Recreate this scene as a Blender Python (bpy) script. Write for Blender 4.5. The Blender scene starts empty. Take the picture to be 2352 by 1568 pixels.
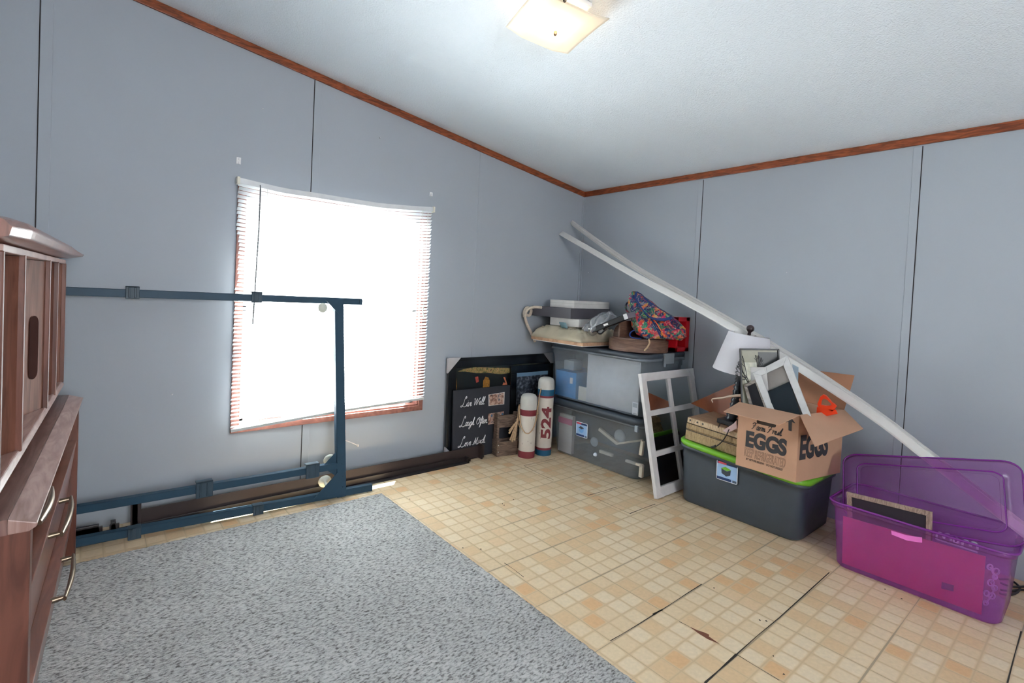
import bpy, math, random
from mathutils import Vector, Matrix, noise
random.seed(7)
sc = bpy.context.scene
PI = math.pi
# ------------------------------------------------------------------ camera
FPX, CX, CY = 1165.14, 1176.0, 707.84
ROT = Matrix(((0.7664565, -0.6405229, 0.0476939), (0.0192917, -0.0512644, -0.9984988), (0.6420064, 0.7662260, -0.0269352)))
CAM = Vector((-3.341695, -3.07, 1.21))
cd = bpy.data.cameras.new('camera'); cam = bpy.data.objects.new('camera', cd); sc.collection.objects.link(cam)
cd.sensor_width = 36.0; cd.lens = FPX / 2352 * 36.0; cd.shift_y = -(784 - CY) / 2352
cd.clip_start = 0.02
R3 = Matrix((ROT[0], -ROT[1], -ROT[2])).transposed()
cam.matrix_world = Matrix.Translation(CAM) @ R3.to_4x4()
sc.camera = cam

def at(x, y, X=None, Y=None, Z=None):
    d = ROT.transposed() @ Vector(((x - CX) / FPX, (y - CY) / FPX, 1.0))
    if X is not None: t = (X - CAM.x) / d.x
    elif Y is not None: t = (Y - CAM.y) / d.y
    else: t = (Z - CAM.z) / d.z
    return CAM + d * t

# ------------------------------------------------------------------ view settings, world, sun
sc.view_settings.view_transform = 'Standard'; sc.view_settings.look = 'None'
sc.view_settings.gamma = 1.0; sc.view_settings.exposure = 1.34
sc.view_settings.use_curve_mapping = False
cy = sc.cycles
cy.max_bounces = 14; cy.diffuse_bounces = 6; cy.glossy_bounces = 5; cy.transmission_bounces = 8; cy.transparent_max_bounces = 24
cy.use_denoising = True; cy.denoising_prefilter = 'ACCURATE'; cy.sample_clamp_indirect = 6.0; cy.caustics_reflective = False; cy.caustics_refractive = False
w = bpy.data.worlds.new('sky'); sc.world = w; w.use_nodes = True
bg = w.node_tree.nodes['Background']; bg.inputs[0].default_value = (0.955, 0.98, 1.0, 1); bg.inputs[1].default_value = 10.0
sd = bpy.data.lights.new('sun', 'SUN'); sd.energy = 85.0; sd.angle = math.radians(0.53); sd.color = (1.0, 0.96, 0.9)
sun = bpy.data.objects.new('sun', sd); sc.collection.objects.link(sun)
sun.rotation_euler = Vector((-0.74, -1.0, -2.2)).to_track_quat('-Z', 'Y').to_euler()

# ------------------------------------------------------------------ materials
def srgb(r, g, b):
    f = lambda c: (c / 255 / 12.92) if c / 255 <= 0.04045 else ((c / 255 + 0.055) / 1.055) ** 2.4
    return (f(r), f(g), f(b), 1.0)
MATS = {}
def mat(name, col, rough=0.5, metal=0.0, var=0.0, vscale=20.0, bump=0.0, bscale=100.0, spec=0.5, trans=0.0, emit=None, coat=0.0, stretch=None):
    if name in MATS: return MATS[name]
    m = bpy.data.materials.new(name); m.use_nodes = True; nt = m.node_tree; p = nt.nodes['Principled BSDF']
    c = srgb(*col); p.inputs['Base Color'].default_value = c
    p.inputs['Roughness'].default_value = rough; p.inputs['Metallic'].default_value = metal
    p.inputs['Specular IOR Level'].default_value = spec; p.inputs['Coat Weight'].default_value = coat
    p.inputs['Transmission Weight'].default_value = trans
    if emit: p.inputs['Emission Color'].default_value = (*emit[:3], 1); p.inputs['Emission Strength'].default_value = emit[3]
    tc = nt.nodes.new('ShaderNodeTexCoord'); mp = nt.nodes.new('ShaderNodeMapping'); nt.links.new(tc.outputs['Object'], mp.inputs[0])
    if stretch: mp.inputs['Scale'].default_value = stretch
    # every surface gets a slight unevenness of tone
    v = var if var else 0.06
    n = nt.nodes.new('ShaderNodeTexNoise'); n.inputs['Scale'].default_value = vscale; n.inputs['Detail'].default_value = 5
    nt.links.new(mp.outputs[0], n.inputs['Vector'])
    r = nt.nodes.new('ShaderNodeMapRange'); r.inputs[3].default_value = 1 - v; r.inputs[4].default_value = 1 + v
    r.inputs[1].default_value = 0.3; r.inputs[2].default_value = 0.7
    nt.links.new(n.outputs['Fac'], r.inputs[0])
    h = nt.nodes.new('ShaderNodeHueSaturation'); h.inputs['Color'].default_value = c
    nt.links.new(r.outputs[0], h.inputs['Value']); nt.links.new(h.outputs[0], p.inputs['Base Color'])
    if bump:
        n2 = nt.nodes.new('ShaderNodeTexNoise'); n2.inputs['Scale'].default_value = bscale; n2.inputs['Detail'].default_value = 3
        nt.links.new(mp.outputs[0], n2.inputs['Vector'])
        b = nt.nodes.new('ShaderNodeBump'); b.inputs['Strength'].default_value = bump; b.inputs['Distance'].default_value = 0.01
        nt.links.new(n2.outputs['Fac'], b.inputs['Height']); nt.links.new(b.outputs[0], p.inputs['Normal'])
    MATS[name] = m; return m

def clear_mat(name, col, alpha=0.55, rough=0.25, gloss=0.08, diff=None):
    if name in MATS: return MATS[name]
    m = bpy.data.materials.new(name); m.use_nodes = True; nt = m.node_tree; N = nt.nodes; L = nt.links
    N.remove(N['Principled BSDF']); out = N['Material Output']
    tr = N.new('ShaderNodeBsdfTransparent'); tr.inputs[0].default_value = srgb(*col)
    df = N.new('ShaderNodeBsdfDiffuse'); df.inputs[0].default_value = srgb(*(diff or col))
    tl = N.new('ShaderNodeBsdfTranslucent'); tl.inputs[0].default_value = srgb(*(diff or col))
    gl = N.new('ShaderNodeBsdfGlossy'); gl.inputs['Roughness'].default_value = rough
    m0 = N.new('ShaderNodeMixShader'); m0.inputs[0].default_value = 0.4; L.new(df.outputs[0], m0.inputs[1]); L.new(tl.outputs[0], m0.inputs[2])
    m1 = N.new('ShaderNodeMixShader'); m1.inputs[0].default_value = 1 - alpha; L.new(tr.outputs[0], m1.inputs[1]); L.new(m0.outputs[0], m1.inputs[2])
    fr = N.new('ShaderNodeFresnel'); fr.inputs[0].default_value = 1.4
    ad = N.new('ShaderNodeMath'); ad.operation = 'ADD'; ad.inputs[1].default_value = gloss; L.new(fr.outputs[0], ad.inputs[0])
    mu = N.new('ShaderNodeMath'); mu.operation = 'MULTIPLY'; mu.inputs[1].default_value = 0.6; L.new(ad.outputs[0], mu.inputs[0])
    m2 = N.new('ShaderNodeMixShader'); L.new(mu.outputs[0], m2.inputs[0]); L.new(m1.outputs[0], m2.inputs[1]); L.new(gl.outputs[0], m2.inputs[2])
    L.new(m2.outputs[0], out.inputs[0]); MATS[name] = m; return m

def slat_mat():
    m = bpy.data.materials.new('white vinyl slats'); m.use_nodes = True; nt = m.node_tree; N = nt.nodes; L = nt.links
    p = N['Principled BSDF']; p.inputs['Base Color'].default_value = srgb(222, 226, 230); p.inputs['Roughness'].default_value = 0.45
    tl = N.new('ShaderNodeBsdfTranslucent'); tl.inputs[0].default_value = srgb(240, 244, 246)
    mx = N.new('ShaderNodeMixShader'); mx.inputs[0].default_value = 0.6
    L.new(p.outputs[0], mx.inputs[1]); L.new(tl.outputs[0], mx.inputs[2]); L.new(mx.outputs[0], N['Material Output'].inputs[0])
    return m

def floor_mat():
    m = bpy.data.materials.new('vinyl tile floor'); m.use_nodes = True; nt = m.node_tree; N = nt.nodes; L = nt.links
    p = N['Principled BSDF']; p.inputs['Roughness'].default_value = 0.42; p.inputs['Specular IOR Level'].default_value = 0.4
    tc = N.new('ShaderNodeTexCoord')
    def vm(op, a, b=None):
        n = N.new('ShaderNodeVectorMath'); n.operation = op
        for i, q in enumerate((a, b)):
            if q is None: continue
            if isinstance(q, tuple): n.inputs[i].default_value = q
            else: L.new(q, n.inputs[i])
        return n.outputs[0]
    def ma(op, a, b=None, c=None):
        n = N.new('ShaderNodeMath'); n.operation = op
        for i, q in enumerate((a, b, c)):
            if q is None: continue
            if isinstance(q, (int, float)): n.inputs[i].default_value = q
            else: L.new(q, n.inputs[i])
        return n.outputs[0]
    P = .0762
    g = vm('DIVIDE', vm('ADD', tc.outputs['Object'], (1.591 + 30 * P * 4, 1.980 + 30 * P * 4, 0)), (P, P, 1))
    cell = vm('FLOOR', g); fr = vm('FRACTION', g)
    wn = N.new('ShaderNodeTexWhiteNoise'); wn.noise_dimensions = '2D'; L.new(cell, wn.inputs['Vector'])
    rnd = wn.outputs['Value']
    sp = N.new('ShaderNodeSeparateXYZ'); L.new(fr, sp.inputs[0])
    n1 = N.new('ShaderNodeTexNoise'); n1.inputs['Scale'].default_value = 70; n1.inputs['Detail'].default_value = 6; L.new(tc.outputs['Object'], n1.inputs['Vector'])
    n2 = N.new('ShaderNodeTexNoise'); n2.inputs['Scale'].default_value = 24; n2.inputs['Detail'].default_value = 4; L.new(tc.outputs['Object'], n2.inputs['Vector'])
    wob = ma('MULTIPLY', ma('SUBTRACT', n2.outputs['Fac'], .5), .10)
    dx = ma('SUBTRACT', .5, ma('ABSOLUTE', ma('ADD', ma('SUBTRACT', sp.outputs[0], .5), wob)))
    dy = ma('SUBTRACT', .5, ma('ABSOLUTE', ma('ADD', ma('SUBTRACT', sp.outputs[1], .5), wob)))
    # rounded distance to the cell's edge
    q = .20
    ax = ma('MAXIMUM', ma('SUBTRACT', q, dx), 0); ay = ma('MAXIMUM', ma('SUBTRACT', q, dy), 0)
    rd = ma('SUBTRACT', q, ma('SQRT', ma('ADD', ma('MULTIPLY', ax, ax), ma('MULTIPLY', ay, ay))))
    soft = N.new('ShaderNodeMapRange'); soft.interpolation_type = 'SMOOTHSTEP'; soft.inputs[1].default_value = .02; soft.inputs[2].default_value = .13; L.new(rd, soft.inputs[0])
    tone = N.new('ShaderNodeValToRGB'); el = tone.color_ramp; el.interpolation = 'CONSTANT'
    cols = [(0, (217, 197, 168)), (.20, (212, 188, 155)), (.42, (216, 194, 162)), (.60, (208, 178, 141)), (.76, (215, 193, 162)), (.86, (208, 168, 126)), (.94, (213, 184, 149))]
    while len(el.elements) < len(cols): el.elements.new(0.5)
    for e, (ps, c) in zip(el.elements, cols): e.position = ps; e.color = srgb(*c)
    L.new(rnd, tone.inputs[0])
    mot = N.new('ShaderNodeMapRange'); mot.inputs[1].default_value = .3; mot.inputs[2].default_value = .7; mot.inputs[3].default_value = .93; mot.inputs[4].default_value = 1.05; L.new(n1.outputs['Fac'], mot.inputs[0])
    hv = N.new('ShaderNodeHueSaturation'); L.new(tone.outputs[0], hv.inputs['Color']); L.new(mot.outputs[0], hv.inputs['Value'])
    grout = N.new('ShaderNodeMixRGB'); grout.inputs[1].default_value = srgb(204, 178, 142); L.new(soft.outputs[0], grout.inputs[0]); L.new(hv.outputs[0], grout.inputs[2])
    # thin line between the cells
    dmin = ma('MINIMUM', ma('SUBTRACT', .5, ma('ABSOLUTE', ma('SUBTRACT', sp.outputs[0], .5))), ma('SUBTRACT', .5, ma('ABSOLUTE', ma('SUBTRACT', sp.outputs[1], .5))))
    ln = N.new('ShaderNodeMapRange'); ln.inputs[1].default_value = .012; ln.inputs[2].default_value = .05; ln.inputs[3].default_value = .4; ln.inputs[4].default_value = 0; L.new(dmin, ln.inputs[0])
    g1 = N.new('ShaderNodeMixRGB'); L.new(ln.outputs[0], g1.inputs[0]); L.new(grout.outputs[0], g1.inputs[1]); g1.inputs[2].default_value = srgb(176, 151, 120)
    # twelve-inch joints
    g4 = vm('FRACTION', vm('DIVIDE', g, (4, 4, 1))); s4 = N.new('ShaderNodeSeparateXYZ'); L.new(g4, s4.inputs[0])
    d4y = ma('SUBTRACT', .5, ma('ABSOLUTE', ma('SUBTRACT', s4.outputs[1], .5)))
    d4x = ma('SUBTRACT', .5, ma('ABSOLUTE', ma('SUBTRACT', s4.outputs[0], .5)))
    n3 = N.new('ShaderNodeTexNoise'); n3.inputs['Scale'].default_value = 1.7; L.new(tc.outputs['Object'], n3.inputs['Vector'])
    jw = ma('MULTIPLY', ma('MAXIMUM', ma('SUBTRACT', n3.outputs['Fac'], .25), 0.02), .03)
    jy = ma('LESS_THAN', d4y, jw); jx = ma('LESS_THAN', d4x, ma('MULTIPLY', jw, .4))
    j = ma('MULTIPLY', ma('MAXIMUM', jy, jx), .7)
    g2 = N.new('ShaderNodeMixRGB'); L.new(j, g2.inputs[0]); L.new(g1.outputs[0], g2.inputs[1]); g2.inputs[2].default_value = srgb(140, 128, 108)
    L.new(g2.outputs[0], p.inputs['Base Color'])
    b = N.new('ShaderNodeBump'); b.inputs['Strength'].default_value = .25; b.inputs['Distance'].default_value = .002; L.new(soft.outputs[0], b.inputs['Height']); L.new(b.outputs[0], p.inputs['Normal'])
    return m

def carpet_mat():
    m = bpy.data.materials.new('grey carpet'); m.use_nodes = True; nt = m.node_tree; N = nt.nodes; L = nt.links
    p = N['Principled BSDF']; p.inputs['Roughness'].default_value = .95; p.inputs['Specular IOR Level'].default_value = .1
    tc = N.new('ShaderNodeTexCoord'); mp = N.new('ShaderNodeMapping'); mp.inputs['Scale'].default_value = (.8, 1.9, 1); mp.inputs['Rotation'].default_value = (0, 0, .7)
    L.new(tc.outputs['Object'], mp.inputs[0])
    n = N.new('ShaderNodeTexNoise'); n.inputs['Scale'].default_value = 75; n.inputs['Detail'].default_value = 3; n.inputs['Roughness'].default_value = .6; L.new(mp.outputs[0], n.inputs['Vector'])
    n0 = N.new('ShaderNodeTexNoise'); n0.inputs['Scale'].default_value = 2.5; L.new(tc.outputs['Object'], n0.inputs['Vector'])
    r = N.new('ShaderNodeValToRGB'); r.color_ramp.elements[0].position = .35; r.color_ramp.elements[0].color = srgb(102, 99, 98)
    r.color_ramp.elements[1].position = .60; r.color_ramp.elements[1].color = srgb(184, 182, 180); L.new(n.outputs['Fac'], r.inputs[0])
    e = r.color_ramp.elements.new(.46); e.color = srgb(158, 157, 155)
    h = N.new('ShaderNodeHueSaturation'); L.new(r.outputs[0], h.inputs['Color'])
    mr = N.new('ShaderNodeMapRange'); mr.inputs[3].default_value = .9; mr.inputs[4].default_value = 1.1; mr.inputs[1].default_value = .3; mr.inputs[2].default_value = .7; L.new(n0.outputs['Fac'], mr.inputs[0]); L.new(mr.outputs[0], h.inputs['Value'])
    L.new(h.outputs[0], p.inputs['Base Color'])
    b = N.new('ShaderNodeBump'); b.inputs['Strength'].default_value = .8; b.inputs['Distance'].default_value = .008; L.new(n.outputs['Fac'], b.inputs['Height']); L.new(b.outputs[0], p.inputs['Normal'])
    return m

def wood_mat(name, c1, c2, scale=6.0, rough=.35, stretch=(1, 1, 8), spec=.5, coat=0.0, dist=2.5, bump=.05):
    if name in MATS: return MATS[name]
    m = bpy.data.materials.new(name); m.use_nodes = True; nt = m.node_tree; N = nt.nodes; L = nt.links
    p = N['Principled BSDF']; p.inputs['Roughness'].default_value = rough; p.inputs['Specular IOR Level'].default_value = spec
    p.inputs['Coat Weight'].default_value = coat; p.inputs['Coat Roughness'].default_value = .22
    tc = N.new('ShaderNodeTexCoord'); mp = N.new('ShaderNodeMapping'); mp.inputs['Scale'].default_value = stretch; L.new(tc.outputs['Object'], mp.inputs[0])
    n = N.new('ShaderNodeTexNoise'); n.inputs['Scale'].default_value = scale; n.inputs['Detail'].default_value = 8; n.inputs['Distortion'].default_value = dist; L.new(mp.outputs[0], n.inputs['Vector'])
    r = N.new('ShaderNodeValToRGB'); r.color_ramp.elements[0].position = .35; r.color_ramp.elements[0].color = srgb(*c1)
    r.color_ramp.elements[1].position = .65; r.color_ramp.elements[1].color = srgb(*c2); L.new(n.outputs['Fac'], r.inputs[0]); L.new(r.outputs[0], p.inputs['Base Color'])
    b = N.new('ShaderNodeBump'); b.inputs['Strength'].default_value = bump; b.inputs['Distance'].default_value = .002; L.new(n.outputs['Fac'], b.inputs['Height']); L.new(b.outputs[0], p.inputs['Normal'])
    MATS[name] = m; return m

def paisley_mat():
    m = bpy.data.materials.new('multicolour quilted paisley'); m.use_nodes = True; nt = m.node_tree; N = nt.nodes; L = nt.links
    p = N['Principled BSDF']; p.inputs['Roughness'].default_value = .7
    tc = N.new('ShaderNodeTexCoord')
    nz = N.new('ShaderNodeTexNoise'); nz.inputs['Scale'].default_value = 14; L.new(tc.outputs['Object'], nz.inputs['Vector'])
    mx = N.new('ShaderNodeMixRGB'); mx.inputs[0].default_value = .12; L.new(tc.outputs['Object'], mx.inputs[1]); L.new(nz.outputs['Color'], mx.inputs[2])
    v = N.new('ShaderNodeTexVoronoi'); v.inputs['Scale'].default_value = 36; L.new(mx.outputs[0], v.inputs['Vector'])
    sp = N.new('ShaderNodeSeparateColor'); L.new(v.outputs['Color'], sp.inputs[0])
    r = N.new('ShaderNodeValToRGB'); r.color_ramp.interpolation = 'CONSTANT'; el = r.color_ramp
    cols = [(0, (18, 34, 92)), (.26, (190, 24, 56)), (.38, (14, 96, 74)), (.52, (206, 74, 26)), (.60, (22, 26, 66)), (.76, (184, 20, 84)), (.84, (30, 124, 92)), (.94, (190, 130, 50))]
    while len(el.elements) < len(cols): el.elements.new(.5)
    for e, (ps, c) in zip(el.elements, cols): e.position = ps; e.color = srgb(*c)
    L.new(sp.outputs[0], r.inputs[0])
    # rings within each motif
    mm = N.new('ShaderNodeMath'); mm.operation = 'MULTIPLY'; mm.inputs[1].default_value = 11; L.new(v.outputs['Distance'], mm.inputs[0])
    fr = N.new('ShaderNodeMath'); fr.operation = 'FRACT'; L.new(mm.outputs[0], fr.inputs[0])
    lt = N.new('ShaderNodeMath'); lt.operation = 'LESS_THAN'; lt.inputs[1].default_value = .22; L.new(fr.outputs[0], lt.inputs[0])
    v2 = N.new('ShaderNodeTexVoronoi'); v2.inputs['Scale'].default_value = 90; L.new(mx.outputs[0], v2.inputs['Vector'])
    r2 = N.new('ShaderNodeValToRGB'); r2.color_ramp.interpolation = 'CONSTANT'; el = r2.color_ramp
    cols = [(0, (226, 216, 196)), (.22, (206, 90, 44)), (.45, (22, 28, 72)), (.8, (60, 150, 116))]
    while len(el.elements) < len(cols): el.elements.new(.5)
    for e, (ps, c) in zip(el.elements, cols): e.position = ps; e.color = srgb(*c)
    s2 = N.new('ShaderNodeSeparateColor'); L.new(v2.outputs['Color'], s2.inputs[0]); L.new(s2.outputs[0], r2.inputs[0])
    m1 = N.new('ShaderNodeMixRGB'); L.new(lt.outputs[0], m1.inputs[0]); L.new(r.outputs[0], m1.inputs[1]); L.new(r2.outputs[0], m1.inputs[2])
    L.new(m1.outputs[0], p.inputs['Base Color']); return m

WALL = mat('blue grey wall paint', (163, 169, 177), .62, var=.02, vscale=2, spec=.25)
CEIL = mat('white stipple ceiling', (222, 230, 238), .9, var=.012, vscale=3, bump=.45, bscale=130)
TRIM = wood_mat('reddish oak moulding', (100, 46, 22), (158, 82, 46), scale=9, rough=.4, stretch=(1, 1, 6), dist=1.5)
JAMB = wood_mat('brown wood window casing', (120, 78, 70), (150, 100, 88), scale=9, rough=.35, stretch=(1, 1, 1))
DARKGAP = mat('dark seam', (46, 40, 40), .9)
WHITE = mat('white paint', (222, 222, 222), .5)
BLUEST = mat('dark teal steel', (34, 64, 84), .5, spec=.35)
CLIP = mat('slate plastic clip', (46, 66, 80), .5)
BROWNST = mat('dark brown steel', (50, 39, 39), .55, var=.12, vscale=14)
BLACKST = mat('black brown steel', (38, 32, 34), .4, var=.1)
CAST = mat('cream nylon', (206, 208, 196), .4)
WALNUT = wood_mat('varnished walnut', (106, 62, 48), (134, 84, 68), scale=3.2, rough=.28, stretch=(6, 1, 1), coat=.5)
WALNUTV = wood_mat('varnished walnut upright grain', (84, 46, 36), (112, 66, 52), scale=3.5, rough=.38, stretch=(6, 6, .8), coat=.15)
BRASS = mat('aged brass', (128, 112, 96), .32, metal=.9, var=.1)
BLACK = mat('black paint', (22, 24, 28), .4)
BLACKG = mat('black gloss frame', (14, 20, 26), .22)
CARD = mat('kraft cardboard', (184, 144, 118), .85, var=.05, vscale=6)
CARDIN = mat('kraft cardboard inside', (164, 116, 88), .9, var=.05, vscale=6)
INK = mat('black printing ink', (48, 48, 52), .7)

# ------------------------------------------------------------------ mesh building
I4 = Matrix.Identity(4)
class MB:
    def __init__(s, M=None): s.v = []; s.f = []; s.M = M or I4; s.sm = []
    def add(s, vs, fs, smooth=False, M=None):
        o = len(s.v); T = s.M @ M if M is not None else s.M
        s.v += [T @ Vector(p) for p in vs]
        s.f += [tuple(i + o for i in f) for f in fs]; s.sm += [smooth] * len(fs); return s
    def box(s, x0, x1, y0, y1, z0, z1, M=None):
        x0, x1 = sorted((x0, x1)); y0, y1 = sorted((y0, y1)); z0, z1 = sorted((z0, z1))
        v = [(x, y, z) for z in (z0, z1) for x, y in ((x0, y0), (x1, y0), (x1, y1), (x0, y1))]
        return s.add(v, [(3, 2, 1, 0), (4, 5, 6, 7), (0, 1, 5, 4), (1, 2, 6, 5), (2, 3, 7, 6), (3, 0, 4, 7)], M=M)
    def hexa(s, b, t, M=None):   # bottom ring, top ring (lists of 4 or more)
        n = len(b); v = list(b) + list(t)
        f = [tuple(reversed(range(n))), tuple(range(n, 2 * n))] + [(i, (i + 1) % n, n + (i + 1) % n, n + i) for i in range(n)]
        return s.add(v, f, M=M)
    def prism(s, poly, ext, M=None):
        e = Vector(ext); return s.hexa([Vector(p) for p in poly], [Vector(p) + e for p in poly], M)
    def quadslab(s, pts, th, M=None):   # polygon with thickness along its normal
        P = [Vector(p) for p in pts]; n = (P[1] - P[0]).cross(P[2] - P[0]).normalized() * th
        return s.hexa([p - n / 2 for p in P], [p + n / 2 for p in P], M)
    def tube(s, path, r, seg=8, cap=True, M=None, flat=1.0):
        P = [Vector(p) for p in path]; n = len(P); vs = []; fs = []
        rr = r if isinstance(r, (list, tuple)) else [r] * n
        t0 = (P[1] - P[0]).normalized(); up = Vector((0, 0, 1)) if abs(t0.z) < .9 else Vector((1, 0, 0))
        a = t0.cross(up).normalized()
        for i in range(n):
            t = (P[min(i + 1, n - 1)] - P[max(i - 1, 0)])
            if t.length < 1e-9: t = t0
            t.normalize(); a = (a - t * a.dot(t))
            if a.length < 1e-6: a = t.orthogonal()
            a.normalize(); b = t.cross(a)
            for k in range(seg):
                q = 2 * PI * k / seg; vs.append(P[i] + a * math.cos(q) * rr[i] + b * math.sin(q) * rr[i] * flat)
        for i in range(n - 1):
            for k in range(seg):
                fs.append((i * seg + k, i * seg + (k + 1) % seg, (i + 1) * seg + (k + 1) % seg, (i + 1) * seg + k))
        s.add(vs, fs, True, M)
        if cap: s.add([vs[k] for k in range(seg)], [tuple(reversed(range(seg)))], False, M); s.add([vs[(n - 1) * seg + k] for k in range(seg)], [tuple(range(seg))], False, M)
        return s
    def lathe(s, prof, seg=32, M=None, cap=True, smooth=True):   # prof: (r, z)
        vs = []; fs = []; n = len(prof)
        for r, z in prof:
            for k in range(seg): q = 2 * PI * k / seg; vs.append((r * math.cos(q), r * math.sin(q), z))
        for i in range(n - 1):
            for k in range(seg): fs.append((i * seg + k, i * seg + (k + 1) % seg, (i + 1) * seg + (k + 1) % seg, (i + 1) * seg + k))
        s.add(vs, fs, smooth, M)
        if cap: s.add(vs[:seg], [tuple(reversed(range(seg)))], False, M); s.add(vs[-seg:], [tuple(range(seg))], False, M)
        return s
    def loft(s, rings, close=True, cap=(True, True), smooth=True, M=None):
        n = len(rings[0]); vs = [p for r in rings for p in r]; fs = []
        m = n if close else n - 1
        for i in range(len(rings) - 1):
            for k in range(m): fs.append((i * n + k, i * n + (k + 1) % n, (i + 1) * n + (k + 1) % n, (i + 1) * n + k))
        s.add(vs, fs, smooth, M)
        if cap[0]: s.add(rings[0], [tuple(reversed(range(n)))], False, M)
        if cap[1]: s.add(rings[-1], [tuple(range(n))], False, M)
        return s
    def grid(s, fn, nu, nv, smooth=True, M=None):
        vs = [fn(i / nu, j / nv) for j in range(nv + 1) for i in range(nu + 1)]
        fs = [(j * (nu + 1) + i, j * (nu + 1) + i + 1, (j + 1) * (nu + 1) + i + 1, (j + 1) * (nu + 1) + i) for j in range(nv) for i in range(nu)]
        return s.add(vs, fs, smooth, M)
    def build(s, name, m, parent=None, loc=None, bevel=0.0, solid=0.0, seg=2, **tags):
        me = bpy.data.meshes.new(name)
        if parent is not None: inv = WM[parent.name].inverted()
        else:
            if loc is None:
                loc = sum((p for p in s.v), Vector()) / len(s.v); loc = Vector((loc.x, loc.y, min(p.z for p in s.v)))
            inv = Matrix.Translation(loc).inverted()
        me.from_pydata([inv @ p for p in s.v], [], s.f); me.materials.append(m)
        for p, q in zip(me.polygons, s.sm): p.use_smooth = q
        me.update(); me.validate()
        o = bpy.data.objects.new(name, me); sc.collection.objects.link(o)
        if parent is not None: o.parent = parent; WM[o.name] = WM[parent.name]
        else: o.location = loc; WM[o.name] = Matrix.Translation(loc)
        if solid: d = o.modifiers.new('solid', 'SOLIDIFY'); d.thickness = solid; d.offset = -1
        if bevel:
            d = o.modifiers.new('bevel', 'BEVEL'); d.width = bevel; d.segments = seg; d.limit_method = 'ANGLE'; d.angle_limit = .6
        for k, q in tags.items(): o[k] = q
        return o
WM = {}
def thing(name, label, cat, loc, group=None, kind=None):
    o = bpy.data.objects.new(name, None); sc.collection.objects.link(o); o.location = loc; o.empty_display_size = .05
    WM[o.name] = Matrix.Translation(Vector(loc)); o['label'] = label; o['category'] = cat
    if group: o['group'] = group
    return o
def tag(o, label, cat, group=None):
    o['label'] = label; o['category'] = cat
    if group: o['group'] = group
    return o
def struct(o): o['kind'] = 'structure'; return o
def frameM(o, r, u):      # matrix: x -> r, y -> u, z -> r x u
    r = Vector(r).normalized(); u = Vector(u); u = (u - r * u.dot(r)).normalized(); n = r.cross(u)
    return Matrix(((r.x, u.x, n.x, o[0]), (r.y, u.y, n.y, o[1]), (r.z, u.z, n.z, o[2]), (0, 0, 0, 1)))
def catmull(pts, k=6):
    P = [Vector((*p, 0)) if len(p) == 2 else Vector(p) for p in pts]; out = []
    for i in range(len(P) - 1):
        a = P[max(i - 1, 0)]; b = P[i]; c = P[i + 1]; d = P[min(i + 2, len(P) - 1)]
        for j in range(k):
            t = j / k
            out.append(.5 * ((2 * b) + (c - a) * t + (2 * a - 5 * b + 4 * c - d) * t * t + (3 * b - a - 3 * c + d) * t ** 3))
    out.append(P[-1]); return out
def textmesh(mb, text, M, size=1.0, width=None, bold=0.0, outline=0.0, sx=1.0, depth=.0004, shear=0.0, lift=0.0):
    cu = bpy.data.curves.new('t', 'FONT'); cu.body = text; cu.size = size; cu.offset = bold; cu.shear = shear
    if outline: cu.fill_mode = 'NONE'; cu.bevel_depth = outline; cu.bevel_resolution = 0
    else: cu.extrude = depth
    ob = bpy.data.objects.new('t', cu); sc.collection.objects.link(ob)
    dg = bpy.context.evaluated_depsgraph_get(); dg.update(); me = bpy.data.meshes.new_from_object(ob.evaluated_get(dg))
    xs = [v.co.x for v in me.vertices]; ys = [v.co.y for v in me.vertices]
    k = sx
    if width: k = width / (max(xs) - min(xs))
    x0 = min(xs)
    mb.add([((v.co.x - x0) * k, v.co.y, v.co.z + lift) for v in me.vertices], [tuple(p.vertices) for p in me.polygons], False, M)
    bpy.data.objects.remove(ob); bpy.data.meshes.remove(me); bpy.data.curves.remove(cu)
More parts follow.
